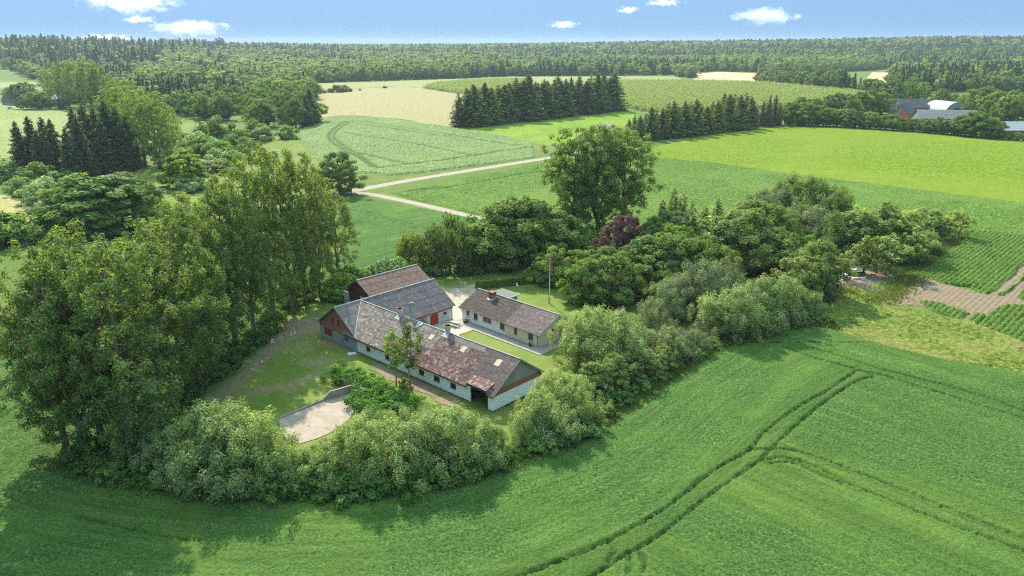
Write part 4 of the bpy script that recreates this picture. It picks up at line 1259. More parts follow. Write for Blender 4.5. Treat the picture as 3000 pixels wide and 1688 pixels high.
for i in range(4):
    make_tree('broadleaf', i, 10, 4.2, P_round, 120, .76, 120, .18, .6, .08, .35, .62, 6, .28, (1, 1, .85))
for i in range(3):
    make_tree('maple', i, 10, 4.3, P_dome, 100, .9, 105, .32, .65, .05, .4, .62, 6, .26, (1.25, 1.25, .6), up=.9)
for i in range(3):
    make_tree('shrub', i, 3, 2.1, P_dome, 46, .58, 80, .17, .6, .05, .3, .55, 4, .08, (1, 1, .9), 3)
make_tree('weeping_tree', 0, 9, 4.0, P_round, 80, .95, 120, .30, .28, .12, .4, .6, 6, .28, (.7, .7, 1.7), up=.1, droop=np.array([0, 0, -1.2]))
for i in range(2):
    make_tree('young_birch', i, 10, 1.55, interp_profile((0, .5), (.3, 1), (.6, .9), (1, .12)), 40, .50, 42, .15, .7, .30, .15, .7, 8, .12, (1.1, 1.1, .8), twig=1.0, lift=.18)
make_tree('sparse_tree', 0, 8, 2.6, P_vase, 54, .62, 42, .22, .6, .15, .2, .7, 7, .14, (1, 1, 1), 2, twig=1)
make_tree('sparse_tree', 1, 8, 2.4, P_column, 54, .62, 46, .22, .6, .15, .2, .7, 7, .14, (1, 1, 1), 1, twig=1)
for i in range(5):
    make_spruce('spruce', i, 20, 5.0 + .3 * (i % 2), 48, 46, .46, .34, .30, .6, .05, .28, .02, .5)
for i in range(3):
    make_spruce('slim_spruce', i, 18, 3.8, 44, 34, .42, .32, .24, .6, .12, .22, .03, .6)
for i in range(3):
    make_spruce('larch', i, 9, 1.2, 36, 15, .22, .28, .12, .7, .22, .1, .03, .5)
# coarse ones for the distance
for i in range(5):
    make_tree('wood_broadleaf', i, 16, 6.0, P_round, 40, 2.0, 34, .66, .8, .05, .5, .7, 0, .3, (1, 1, .8), twig=0, jit=.35)
for i in range(4):
    make_spruce('wood_conifer', i, 18, 3.1, 20, 12, .95, .42, .25, .85, .05, .25, .05, .3)

# ------------------------------------------------------------------ foliage colours
L_poplar = leaf_mat('poplar_leaves', (.050, .078, .016), (.138, .178, .046), (.25, .29, .17), .10, .30, .14)
L_poplar2 = leaf_mat('bright_poplar_leaves', (.060, .098, .022), (.150, .198, .050), (.27, .31, .17), .08, .34, .14)
L_willow = leaf_mat('willow_leaves', (.075, .105, .032), (.200, .245, .092), (.27, .31, .16), .10, .25, .15)
L_willow2 = leaf_mat('sage_leaves', (.060, .082, .036), (.145, .172, .078), (.22, .24, .14), .08, .22, .15)
L_dark = leaf_mat('dark_leaves', (.042, .070, .016), (.122, .162, .038), (.16, .21, .10), .03, .25, .22)
L_mid = leaf_mat('green_leaves', (.042, .080, .015), (.112, .165, .030), (.18, .24, .08), .03, .30, .22)
L_olive = leaf_mat('olive_leaves', (.058, .085, .023), (.142, .172, .050), (.22, .25, .12), .03, .28, .2)
L_yellow = leaf_mat('yellow_green_leaves', (.055, .100, .010), (.165, .225, .022), (.28, .30, .05), .04, .38, .12)
L_shrub = leaf_mat('shrub_leaves', (.050, .098, .020), (.115, .180, .042), (.2, .26, .10), .03, .28, .25)
L_pale = leaf_mat('pale_shrub_leaves', (.095, .140, .060), (.19, .245, .12), (.28, .33, .2), .05, .25, .18)
L_under = leaf_mat('undergrowth_leaves', (.025, .065, .014), (.075, .135, .025), (.14, .2, .05), .03, .3, .2)
L_ivy = leaf_mat('ivy_leaves', (.030, .080, .012), (.072, .145, .024), (.14, .27, .04), .03, .35, .1)
L_spruce = leaf_mat('spruce_needles', (.020, .038, .016), (.078, .102, .045), (.075, .10, .06), .03, .08, .2)
L_spruce2 = leaf_mat('row_spruce_needles', (.056, .080, .022), (.165, .185, .062), (.10, .125, .06), .03, .10, .2)
L_brownspruce = leaf_mat('brown_spruce_needles', (.040, .042, .022), (.090, .088, .048), (.12, .11, .07), .04, .1, .2)
L_larch = leaf_mat('larch_needles', (.085, .115, .030), (.20, .235, .066), (.14, .16, .07), .03, .22, .18)
L_copper = leaf_mat('copper_leaves', (.034, .015, .018), (.100, .045, .052), (.12, .07, .07), .05, .22, .1)
L_weep = leaf_mat('weeping_leaves', (.026, .046, .013), (.075, .10, .030), (.15, .17, .08), .03, .25, .1)
L_golden = leaf_mat('golden_leaves', (.055, .075, .015), (.125, .150, .036), (.2, .22, .07), .04, .35, .1)
L_birch = leaf_mat('birch_leaves', (.060, .105, .018), (.145, .215, .035), (.24, .30, .08), .04, .4, .1)
L_birch2 = leaf_mat('dull_birch_leaves', (.050, .070, .022), (.115, .140, .045), (.19, .2, .09), .04, .35, .1)
L_elder = leaf_mat('elder_leaves', (.045, .095, .020), (.11, .17, .04), (.62, .62, .45), .16, .28, .1)
L_wood = leaf_mat('wood_leaves', (.050, .082, .014), (.140, .180, .030), (.17, .21, .06), .1, .25, .38)
L_woodfir = leaf_mat('wood_needles', (.014, .034, .016), (.042, .070, .030), (.07, .10, .045), .1, .10, .35)
L_wood2 = leaf_mat('dark_wood_leaves', (.030, .056, .014), (.085, .120, .030), (.12, .15, .05), .1, .25, .3)
def bark(name, a, b_): 
    q = NB(name); co = q.coords()
    n = q.noise(q.mapping(co, (4, 4, .7)), 2.0, 4, .7)
    return q.finish(q.ramp(n, [(.35, a), (.7, b_)]), .95, q.bump(n, .6, .05), .1)
B_grey = bark('grey_bark', (.15, .115, .075), (.34, .27, .19))
B_brown = bark('brown_bark', (.11, .072, .045), (.25, .17, .105))
B_birch = bark('birch_bark', (.22, .16, .11), (.40, .33, .26))

# ------------------------------------------------------------------ planting
PLANTS = {}
def plant(kind, mat, x, y, h, group, cat, desc, w=1.0, barkm=None, var=None, name=None, z=None, single=False, rot=None, label=None):
    vs = TREES[kind]
    i = var if var is not None else int(rng.integers(len(vs)))
    crown, trunk, H = vs[i % len(vs)]
    s = h / H
    z = float(terrain(x, y)) if z is None else z
    name = name or {'poplar': 'poplar_tree', 'tall_poplar': 'poplar_tree', 'willow': 'willow_tree', 'broadleaf': 'broadleaf_tree', 'maple': 'maple_tree', 'shrub': 'shrub', 'spruce': 'spruce_tree', 'slim_spruce': 'spruce_tree', 'larch': 'conifer_tree', 'weeping_tree': 'weeping_tree', 'young_birch': 'birch_tree', 'sparse_tree': 'broadleaf_tree', 'wood_broadleaf': 'broadleaf_tree', 'wood_conifer': 'conifer_tree'}[kind]
    rz = rot if rot is not None else float(rng.random() * 6.28)
    sc = (s * w, s * w, s)
    def inst(nm, me, m):
        o = bpy.data.objects.new(nm, me)
        if not me.materials: me.materials.append(m)
        o.material_slots[0].link = 'OBJECT'
        o.material_slots[0].material = m
        return o
    if single:
        o = inst(name, crown, mat)
        o.location = (x, y, z); o.rotation_euler = (0, 0, rz); o.scale = sc
        link(o)
    else:
        o = empty(name, (x, y, z), rz)
        o.scale = sc
        c = inst('crown', crown, mat); link(c, o)
        b = inst('trunk', trunk, barkm or B_grey); link(b, o)
    tag(o, None, cat, group)
    px, py = proj(x, y, z + h * .6)
    PLANTS.setdefault(group, []).append((px, py, o, desc, label))
    return o
def plant_v(kind, mat, vx, vy, top, group, cat, desc, w=1.0, **kw):
    """plant where the survey puts the foot; top is the height in the same survey (or metres if under 60)"""
    x, y = P(vx, vy)
    h = top if top < 60 else height_at((x, y), top)
    return plant(kind, mat, x, y, max(h, .6), group, cat, desc, w, **kw)
def finish_labels():
    for group, lst in PLANTS.items():
        lst.sort(key=lambda q: q[0])
        by = {}
        for q in lst: by.setdefault(q[3], []).append(q)
        for desc, qs in by.items():
            for i, (px, py, o, d, lab) in enumerate(qs):
                if lab: o['label'] = lab
                elif '{}' not in desc: o['label'] = desc
                elif len(qs) == 1: o['label'] = desc.replace('{} ', '')
                elif i == 0: o['label'] = desc.format('leftmost')
                elif i == len(qs) - 1: o['label'] = desc.format('rightmost')
                else: o['label'] = desc.format(ordinal(i + 1) + ' from left')
            if len(lst) == 1 and 'group' in o.keys(): del o['group']
# ------------------------------------------------------------------ the tall poplar row left of the yard
G = 'poplars in the row left of the yard'
D = 'tall olive green poplar, {} in the row left of the yard'
for i, (x, y, h) in enumerate(((168, 1128, 26), (212, 1160, 25), (262, 1130, 28.5), (345, 1192, 28.5), (300, 1080, 25), (420, 1085, 28), (470, 1015, 27), (507, 985, 28.5), (536, 938, 28), (580, 905, 27), (600, 888, 29), (643, 856, 31), (690, 815, 32.5), (735, 790, 31), (772, 768, 29), (806, 745, 26), (850, 715, 20))):
    plant_v('poplar', L_poplar, x, y, h, G, 'poplar tree', D, (1.05 if i < 7 else .88) * (27 / h) ** .5, barkm=B_grey, var=i)
# three big poplars behind the garden
G = 'big poplars behind the garden'
for i, (x, y, h, w) in enumerate(((1437, 592, 27.5, 1.3), (1498, 600, 28.5, 1.25), (1562, 588, 27.5, 1.35))):
    plant_v('tall_poplar', L_poplar2, x, y, h, G, 'poplar tree', 'big spreading poplar behind the copper beech, {} of the three', w, var=i, barkm=B_brown)

# ------------------------------------------------------------------ grey green willows round the plot
G = 'willows in the hedge along the front of the plot'
D = 'grey green willow bush, {} in the hedge along the front field edge'
for i, (x, y, t, w) in enumerate(((432, 1195, 1040, 1.0), (490, 1212, 1020, 1.0), (545, 1222, 1015, 1.0), (520, 1150, 985, .9), (605, 1228, 1030, 1.05), (590, 1165, 995, .9), (655, 1225, 1030, .95), (715, 1232, 1100, 1.0), (785, 1222, 1110, 1.0), (850, 1222, 1080, 1.0), (905, 1215, 1040, 1.0), (965, 1208, 1035, 1.05), (940, 1160, 1010, .9), (1030, 1205, 1050, 1.0), (1010, 1150, 1010, .9), (1085, 1198, 1030, 1.0), (1075, 1145, 1015, .9), (1140, 1185, 1010, 1.05), (1130, 1125, 1010, .8), (1195, 1168, 1010, 1.1), (1245, 1160, 1060, .9), (820, 1150, 1090, .7))):
    plant_v('willow', L_willow, x, y, t + (y - t) * float(rng.uniform(.02, .2)), G, 'willow', D, w, var=i)
G = 'willows at the front right corner of the plot'
D = 'grey green willow bush, {} of those between barn end and field'
for i, (x, y, t, w) in enumerate(((1345, 1112, 985, 1.0), (1385, 1118, 1000, 1.0), (1425, 1075, 945, 1.05), (1468, 1030, 960, .95), (1400, 1055, 925, 1.0), (1320, 1130, 1040, .8), (1495, 1000, 960, .8))):
    plant_v('willow', L_willow, x, y, t, G, 'willow', D, w, var=i + 2)
G = 'big willows beside the farmhouse'
D = 'large sage willow, {} in the clump right of the farmhouse'
for i, (x, y, t, w) in enumerate(((1448, 905, 795, 1.0), (1490, 925, 775, 1.1), (1535, 925, 772, 1.1), (1585, 905, 800, 1.0), (1470, 870, 775, .9), (1560, 870, 775, .9), (1620, 885, 830, .8))):
    plant_v('willow', L_willow, x, y, t, G, 'willow', D, w, var=i + 1)
G = 'dark bushes along the right field edge'
D = 'dense olive bush, {} along the field edge right of the farmhouse'
for i, (x, y, t, w) in enumerate(((1500, 1000, 905, 1.0), (1540, 985, 890, 1.0), (1585, 965, 885, 1.0), (1625, 950, 880, 1.0), (1560, 945, 880, .9), (1665, 935, 870, 1.0), (1700, 915, 860, 1.0))):
    plant_v('broadleaf', L_olive, x, y, t, G, 'bush', D, w * 1.25, var=i, name='bush')
G = 'willow bushes along the right field edge'
D = 'pale willow bush, {} along the field edge right of the dark bushes'
for i, (x, y, t, w) in enumerate(((1670, 900, 815, 1.1), (1712, 895, 825, 1.1), (1750, 890, 830, 1.0), (1785, 880, 845, .9))):
    plant_v('willow', L_willow2, x, y, t, G, 'willow', D, w * 1.15, var=i + 3)
G = 'willows along the far right of the plot'
D = 'rounded grey green willow, {} along the right end of the plot'
for i, (x, y, t, w) in enumerate(((1800, 845, 735, 1.1), (1840, 855, 725, 1.0), (1880, 835, 700, 1.1), (1925, 825, 690, 1.15), (1965, 810, 695, 1.1), (2000, 800, 720, 1.0), (2045, 805, 735, .85), (1850, 800, 725, 1.0))):
    plant_v('willow', L_willow, x, y, t, G, 'willow', D, w, var=i + 1)
G = 'willows in the middle of the grove'
D = 'rounded sage willow, {} of those behind the farmhouse clump'
for i, (x, y, t, w) in enumerate(((1660, 820, 715, 1.1), (1705, 800, 690, 1.05), (1755, 790, 655, 1.1), (1805, 770, 650, 1.1), (1640, 850, 745, .9), (1845, 760, 685, .9))):
    plant_v('willow', L_willow2, x, y, t, G, 'willow', D, w, var=i)

G = 'white blossomed elders on the right edge'
for i, (x, y, t) in enumerate(((1395, 1122, 1060), (1435, 1102, 1040), (1360, 1130, 1075), (1505, 1010, 955))):
    plant_v('shrub', L_elder, x, y, t, G, 'shrub', 'white blossomed elder, {} of those at the front right corner', 1.0, name='elder_shrub')
# ------------------------------------------------------------------ garden and grove trees
plant_v('broadleaf', L_dark, 1393, 716, 622, 'garden apple', 'tree', 'round crowned tree on the lawn beside the flagpole', 1.35, var=1, name='apple_tree')
G = 'garden trees right of the lawn'
D = 'leafy dark green tree, {} of those right of the flagpole lawn'
for i, (x, y, t, w) in enumerate(((1465, 765, 650, 1.0), (1500, 775, 690, 1.1), (1545, 770, 640, 1.05), (1590, 760, 680, 1.1), (1480, 715, 625, 1.1), (1530, 720, 620, 1.1), (1600, 730, 600, 1.1), (1640, 735, 590, 1.15), (1690, 720, 580, 1.1), (1735, 700, 600, 1.05), (1665, 770, 680, .9), (1570, 690, 630, .9))):
    plant_v('broadleaf', L_dark if i % 3 else L_mid, x, y, t, G, 'tree', D, w * 1.15, var=i)
plant_v('broadleaf', L_copper, 1562, 668, 540, 'copper', 'tree', 'dark purple copper beech below the big poplars', 1.15, var=2, name='copper_beech')
plant_v('shrub', L_elder, 1770, 640, 550, 'white blossom', 'shrub', 'white blossomed elder among the dark grove trees', 1.1, name='elder_shrub')
G = 'conifers behind the grove'
D = 'slender green conifer, {} in the line behind the grove'
for i, (x, y, t) in enumerate(((1688, 590, 482), (1712, 592, 480), (1735, 588, 496), (1768, 592, 505), (1800, 590, 500), (1850, 592, 512), (1662, 595, 515))):
    plant_v('larch', L_larch, x, y, t + float(rng.normal() * 9), G, 'conifer', D, 1.7 + float(rng.random()) * .9, barkm=B_brown)
G = 'mixed trees in the grove'
D = 'dull green grove tree, {} between conifer line and field willows'
for i, (x, y, t, w, k, m) in enumerate(((1690, 640, 525, 1.1, 'broadleaf', L_willow2), (1735, 650, 540, 1.1, 'spruce', L_spruce2), (1790, 680, 545, 1.3, 'slim_spruce', L_spruce2), (1825, 690, 530, 1.4, 'slim_spruce', L_larch), (1860, 690, 520, 1.3, 'broadleaf', L_olive), (1900, 680, 545, 1.2, 'broadleaf', L_olive), (1940, 690, 570, 1.2, 'broadleaf', L_olive), (1880, 640, 500, 1.0, 'broadleaf', L_dark), (1920, 640, 500, 1.1, 'broadleaf', L_dark), (1765, 720, 590, 1.1, 'broadleaf', L_dark), (1810, 730, 620, 1.1, 'broadleaf', L_olive), (1650, 640, 540, 1.0, 'broadleaf', L_mid), (1700, 690, 560, 1.0, 'broadleaf', L_mid))):
    plant_v(k, m, x, y, t, G, 'tree', D, w, var=i)
G = 'grey willows at the back of the grove'
D = 'broad grey green willow, {} of the dense clump behind the grove'
for i, (x, y, t, w) in enumerate(((1905, 590, 475, 1.15), (1945, 585, 470, 1.15), (1985, 580, 440, 1.15), (2030, 580, 436, 1.15), (2070, 590, 455, 1.1), (2100, 600, 480, 1.0), (2000, 620, 510, 1.2), (2050, 630, 520, 1.2), (2095, 640, 525, 1.1), (1960, 630, 520, 1.0))):
    plant_v('willow', L_willow2 if i in (0, 1, 6, 7) else L_dark, x, y, t, G, 'willow', D, w, var=i)
G = 'sparse trees at the far end of the grove'
D = 'thin sparse tree, {} at the far right end of the grove'
for i, (x, y, t, w) in enumerate(((2120, 640, 540, 1.2), (2150, 650, 530, 1.2), (2180, 640, 520, 1.3), (2215, 640, 505, 1.3), (2250, 640, 520, 1.2), (2285, 620, 530, 1.2), (2320, 600, 520, 1.3), (2370, 605, 548, 1.1), (2405, 600, 525, 1.1), (2170, 690, 590, 1.1), (2310, 665, 580, 1.2), (2270, 665, 585, 1.1), (2230, 690, 590, 1.2))):
    plant_v('sparse_tree', L_olive if i % 2 else L_larch, x, y, t, G, 'tree', D, w * 1.2, var=i, barkm=B_brown)
G = 'bushes by the earth clearing'
D = 'full green bush, {} of those around the earth clearing'
for i, (x, y, t, w, m) in enumerate(((2010, 770, 640, 1.05, L_olive), (2050, 745, 600, 1.05, L_olive), (2058, 762, 670, .8, L_olive), (2030, 660, 590, .9, L_shrub), (2085, 672, 610, .9, L_mid), (2020, 720, 620, .9, L_elder), (2340, 640, 590, 1.0, L_olive), (1985, 680, 600, .8, L_olive))):
    plant_v('broadleaf', m, x, y, t, G, 'bush', D, w * 1.1, var=i, name='bush')

# ------------------------------------------------------------------ trees behind the barn
plant_v('weeping_tree', L_weep, 1132, 685, 556, 'weeping', 'weeping tree', 'drooping olive weeping tree behind the sheds', 1.25, name='weeping_tree')
plant_v('weeping_tree', L_golden, 1036, 668, 590, 'golden weeping', 'tree', 'small golden green tree behind the shed roof', .95, name='golden_tree')
G = 'dark trees by the lane'
D = 'dense dark tree, {} of the clump behind the clipped hedge'
for i, (x, y, t, w) in enumerate(((1222, 665, 560, 1.0), (1262, 672, 505, 1.1), (1305, 665, 492, 1.1), (1345, 655, 500, 1.05), (1372, 640, 520, .95), (1330, 668, 560, .9))):
    plant_v('broadleaf', L_dark, x, y, t, G, 'tree', D, w * 1.2, var=i)
plant_v('maple', L_mid, 1208, 672, 585, 'maple lane', 'tree', 'fresh green layered tree beside the dark lane clump', 1.0)
G = 'shrubs along the lane'
D = 'low green shrub, {} in the strip along the lane'
for i, (x, y, t) in enumerate(((1090, 688, 650), (1165, 690, 660), (1195, 688, 662), (1235, 684, 655), (1275, 680, 650), (1315, 672, 648), (1390, 640, 600), (1420, 640, 590), (1440, 625, 570), (1470, 620, 575), (1430, 600, 555), (1500, 640, 585), (1620, 610, 570))):
    plant_v('shrub', (L_shrub, L_under, L_mid)[i % 3], x, y, t, G, 'shrub', D, 1.0)
G = 'blossoming elders behind the shed'
for i, (x, y, t) in enumerate(((1000, 694, 650), (965, 700, 655), (940, 706, 672), (985, 702, 668))):
    plant_v('shrub', L_elder, x, y, t, G, 'shrub', 'cream blossomed elder, {} of those behind the red gabled shed', 1.0, name='elder_shrub')
G = 'bushes left of the shed'
for i, (x, y, t) in enumerate(((880, 722, 670), (902, 714, 680), (865, 735, 690), (850, 752, 700))):
    plant_v('shrub', L_mid if i % 2 else L_shrub, x, y, t, G, 'shrub', 'light green bush, {} between poplar row and red gabled shed', 1.1)

# ------------------------------------------------------------------ yard trees and garden shrubs
plant('young_birch', L_birch, *Z4(2210, 655), 9.6, 'birch one', 'tree', 'slim bright green young tree in front of the barn', 1.0, barkm=B_birch, var=0, name='young_tree')
plant('young_birch', L_birch2, *Z4(2365, 680), 10.7, 'birch two', 'tree', 'slim dull green birch in front of the barn roof', 1.0, barkm=B_birch, var=1)
plant('shrub', L_dark, *Z4(2300, 680), 1.5, 'sapling', 'shrub', 'small dark shrub between the two young trees', .8)
G = 'undergrowth shrubs along the front edge'
D = 'dark green undergrowth shrub, {} along the foot of the front hedge'
for i in range(34):
    t = i / 33
    x = 225 + t * 1010
    y = float(np.interp(x, [225, 330, 430, 560, 700, 900, 1050, 1235], [1182, 1212, 1228, 1240, 1247, 1246, 1232, 1195])) - float(rng.random() * 16)
    plant_v('shrub', (L_under, L_mid, L_under, L_shrub)[i % 4], x, y, 2.0 + float(rng.random()) * 1.5, G, 'shrub', D, 1.15)
G = 'undergrowth shrubs under the poplars'
D = 'low leafy undergrowth, {} beneath the poplar row'
for i in range(16):
    t = i / 15
    x, y = 330 + t * 500, 1165 - t * 430
    plant_v('shrub', L_under if i % 3 else L_shrub, x - 30 + float(rng.normal() * 6), y - 14, 1.4 + float(rng.random()) * 1.8, G, 'shrub', D, 1.2)
G = 'undergrowth shrubs along the right edge'
D = 'low rough shrub, {} along the right hand hedge foot'
for i, x in enumerate(range(1290, 2080, 46)):
    y = float(np.interp(x, [p[0] for p in FARM_EDGE], [p[1] for p in FARM_EDGE])) - 14
    plant_v('shrub', (L_under, L_shrub, L_olive)[i % 3], x, y, 1.3 + float(rng.random()), G, 'shrub', D, 1.1)

# ------------------------------------------------------------------ the valley on the left
G = 'dark spruces in the left valley'
D = 'very dark tall spruce, {} in the valley stand left'
for i, (x, y, t) in enumerate(((62, 440, 305), (95, 436, 292), (128, 440, 296), (150, 446, 300), (185, 455, 320), (205, 432, 272), (232, 430, 262), (258, 430, 270), (285, 425, 252), (310, 425, 270), (335, 420, 290), (215, 448, 295), (110, 446, 330), (270, 438, 300), (320, 430, 305))):
    plant_v('spruce', L_spruce, x, y, t, G, 'spruce', D, .95, barkm=B_brown)
plant_v('spruce', L_spruce, -18, 400, 345, 'edge spruce', 'spruce', 'dark spruce cut off by the left frame edge', 1.2, barkm=B_brown)
G = 'large poplars in the left valley'
D = 'large soft green poplar, {} of the valley group by the wood'
for i, (x, y, t, w) in enumerate(((290, 395, 220, 1.3), (325, 400, 205, 1.3), (365, 415, 210, 1.3), (400, 425, 225, 1.2), (430, 410, 255, 1.1), (345, 370, 195, 1.3), (310, 340, 190, 1.2), (440, 370, 270, 1.0))):
    plant_v('poplar', L_poplar2, x, y, t, G, 'poplar tree', D, w, var=i)
G = 'poplar stand beside the left wood'
D = 'tall rounded poplar, {} of the stand before the left wood'
for i, (x, y, t, w) in enumerate(((150, 262, 160, 1.3), (175, 268, 148, 1.4), (205, 272, 150, 1.4), (235, 275, 145, 1.4), (262, 275, 158, 1.3), (190, 255, 142, 1.3), (225, 256, 140, 1.3), (282, 285, 180, 1.2))):
    plant_v('poplar', L_poplar2, x, y, t, G, 'poplar tree', D, w, var=i + 1)
plant_v('maple', L_yellow, 468, 470, 375, 'yellow tree', 'tree', 'bright yellow green spreading tree alone in the valley', 1.25, var=0, name='maple_tree')
plant_v('broadleaf', L_dark, 430, 440, 375, 'yellow tree back', 'bush', 'dark bush left of the yellow green valley tree', 1.2, name='bush')
plant_v('shrub', L_pale, 485, 482, 445, 'yellow tree foot', 'shrub', 'grey shrub at the foot of the yellow green valley tree', 1.3)
G = 'big trees behind the poplar row'
D = 'big leafy tree, {} between the valley and the poplar row'
for i, (x, y, t, w, m) in enumerate(((190, 575, 455, 1.1, L_yellow), (235, 590, 435, 1.15, L_mid), (285, 585, 440, 1.15, L_mid), (325, 560, 430, 1.15, L_dark), (355, 555, 445, 1.0, L_dark), (155, 580, 490, 1.0, L_dark), (390, 580, 490, .9, L_mid), (420, 590, 510, .9, L_shrub))):
    plant_v('maple' if i < 3 else 'broadleaf', m, x, y, t, G, 'tree', D, w * 1.15, var=i)
G = 'scrub willows on the valley floor'
D = 'rounded valley scrub, {} across the valley floor left'
for i, (x, y, t, w, m) in enumerate(((25, 455, 412, 1.4, L_shrub), (10, 430, 395, 1.4, L_pale), (60, 460, 430, 1.2, L_shrub), (105, 470, 412, 1.3, L_mid), (70, 490, 445, 1.3, L_shrub), (120, 500, 450, 1.3, L_pale), (150, 505, 470, 1.3, L_pale), (90, 512, 465, 1.1, L_pale), (135, 535, 480, 1.2, L_willow2), (155, 560, 490, 1.3, L_willow2), (40, 480, 450, 1.0, L_pale), (200, 505, 470, .9, L_pale), (20, 600, 545, 1.5, L_mid), (55, 612, 560, 1.3, L_mid), (-20, 620, 530, 1.5, L_mid))):
    plant_v('shrub', m, x, y, t, G, 'shrub', D, w)
G = 'scrub on the valley slope'
D = 'rounded slope bush, {} of the valley slope scrub'
for i, (x, y, t, w, m) in enumerate(((545, 360, 297, 1.15, L_dark), (500, 385, 335, 1.2, L_pale), (480, 370, 330, 1.2, L_shrub), (515, 390, 345, 1.2, L_mid), (535, 395, 352, 1.3, L_shrub), (560, 390, 355, 1.2, L_shrub), (600, 360, 328, 1.1, L_mid), (585, 375, 340, 1.1, L_mid), (620, 370, 345, 1.2, L_shrub), (640, 375, 352, 1.1, L_shrub), (655, 352, 317, 1.6, L_olive), (725, 349, 318, 1.1, L_mid), (610, 390, 365, 1.2, L_shrub), (545, 405, 375, 1.3, L_pale), (580, 415, 385, 1.1, L_mid), (560, 432, 402, 1.6, L_olive), (600, 420, 400, .9, L_pale), (520, 430, 400, 1.4, L_pale), (640, 330, 300, 1.0, L_yellow), (590, 405, 380, 1.2, L_pale), (690, 395, 380, 1.2, L_pale))):
    plant_v('shrub', m, x, y, t, G, 'shrub', D, w)
plant_v('broadleaf', L_dark, 857, 487, 378, 'lone roadside tree', 'tree', 'single dark round tree where lane and road meet', 1.2, var=3, name='roadside_tree', barkm=B_brown)
plant_v('shrub', L_willow2, 805, 470, 430, 'roadside scrub', 'shrub', 'grey green shrub left of the single roadside tree', 1.2)

# ------------------------------------------------------------------ spruce rows across the middle
G = 'spruces in the long shelter belt'
D = 'dark spruce, {} in the front of the long shelter belt'
n = 26
for i in range(n):
    t = i / (n - 1)
    x, y = 1160 + t * 385, 322 - t * 43
    top = float(np.interp(x, [1150, 1180, 1240, 1320, 1400, 1480, 1550], [238, 222, 212, 202, 195, 192, 188])) + float(rng.normal() * 5)
    plant_v('spruce' if i % 3 else 'slim_spruce', L_spruce2 if i % 4 else L_spruce, x + float(rng.normal() * 3), y - float(rng.random() * 5), top, G, 'spruce', D, 1.25 + float(rng.random()) * .5, barkm=B_brown)
G = 'spruces at the back of the long shelter belt'
D = 'dark spruce, {} at the back of the long shelter belt'
for i in range(18):
    t = i / 17
    x, y = 1185 + t * 355, 312 - t * 40
    plant_v('spruce', L_spruce2, x + float(rng.normal() * 3), y, float(np.interp(x, [1180, 1320, 1550], [232, 205, 195])) + float(rng.normal() * 4), G, 'spruce', D, 1.0, barkm=B_brown)
G = 'spruces in the short shelter belt'
D = 'tall green spruce, {} in the belt behind the big poplars'
n = 24
for i in range(n):
    t = i / (n - 1)
    x, y = 1580 + t * 318, 358 - t * 36 - (i % 2) * 5
    top = float(np.interp(x, [1580, 1620, 1680, 1740, 1790, 1810, 1850, 1880, 1900], [300, 285, 262, 258, 262, 240, 232, 238, 275])) + float(rng.normal() * 5)
    plant_v('slim_spruce' if i % 2 else 'spruce', L_spruce2, x, y, top, G, 'spruce', D, 1.2 + float(rng.random()) * .5, barkm=B_brown)
G = 'browning spruces at the lane end'
for i, (x, y, t) in enumerate(((1915, 318, 252), (1930, 318, 240), (1945, 316, 238), (1958, 314, 258))):
    plant_v('slim_spruce', L_brownspruce, x, y, t, G, 'spruce', 'browning half bare spruce, {} of the four at the road gap', .95, barkm=B_brown)
# hedge of trees along the bright field and the garden trees of the neighbouring farm
G = 'trees in the hedge behind the bright field'
D = 'bushy hedge tree, {} along the top of the bright field'
n = 34
for i in range(n):
    t = i / (n - 1)
    x = 1985 + t * 610
    y = float(np.interp(x, [1985, 2100, 2300, 2575, 2700], [318, 321, 334, 358, 368])) - 3
    top = y - float(np.interp(x, [1985, 2020, 2100, 2250, 2330, 2400, 2450, 2500, 2520, 2600], [62, 55, 48, 36, 32, 50, 68, 52, 22, 16])) + float(rng.normal() * 4)
    plant_v('broadleaf', (L_mid, L_dark, L_mid, L_olive)[i % 4], x, y, top, G, 'hedge tree', D, 1.25)
G = 'trees along the far road'
D = 'mixed roadside tree, {} behind the hedge of the bright field'
for i, (x, y, t) in enumerate(((2010, 292, 240), (2045, 290, 245), (2080, 288, 238), (2105, 286, 232), (2130, 288, 235), (2160, 288, 228), (2190, 288, 226), (2215, 288, 232), (2240, 270, 200), (2030, 300, 255), (2140, 296, 250))):
    plant_v('broadleaf', (L_dark, L_mid)[i % 2], x, y, t, G, 'tree', D, 1.15)
G = 'trees around the neighbouring farm'
D = 'garden tree, {} around the neighbouring farm at right'
for i, (x, y, t, w) in enumerate(((2285, 262, 205, 1.2), (2320, 250, 205, 1.2), (2365, 260, 222, 1.3), (2400, 258, 235, 1.0), (2440, 282, 222, 1.2), (2470, 290, 218, 1.2), (2500, 300, 226, 1.2), (2530, 305, 238, 1.2), (2560, 300, 240, 1.2), (2545, 275, 225, 1.2), (2590, 300, 230, 1.2), (2340, 268, 245, 1.2), (2385, 262, 240, 1.0), (2420, 262, 238, 1.0), (2480, 262, 215, 1.2), (2300, 262, 235, 1.0), (2430, 300, 255, .9))):
    plant_v('broadleaf', (L_mid, L_wood, L_dark)[i % 3], x, y, t, G, 'tree', D, w)
G = 'dark bushes by the left cottage'
for i, (x, y, t, w) in enumerate(((22, 245, 218, 1.1), (45, 262, 210, 1.2), (70, 260, 205, 1.3), (60, 274, 240, 1.2), (85, 275, 232, 1.3), (108, 275, 228, 1.3), (125, 273, 240, 1.1))):
    plant_v('broadleaf', L_dark if i % 2 else L_wood, x, y, t, G, 'tree', 'dark round tree, {} of the clump beside the slate roofed cottage', w)
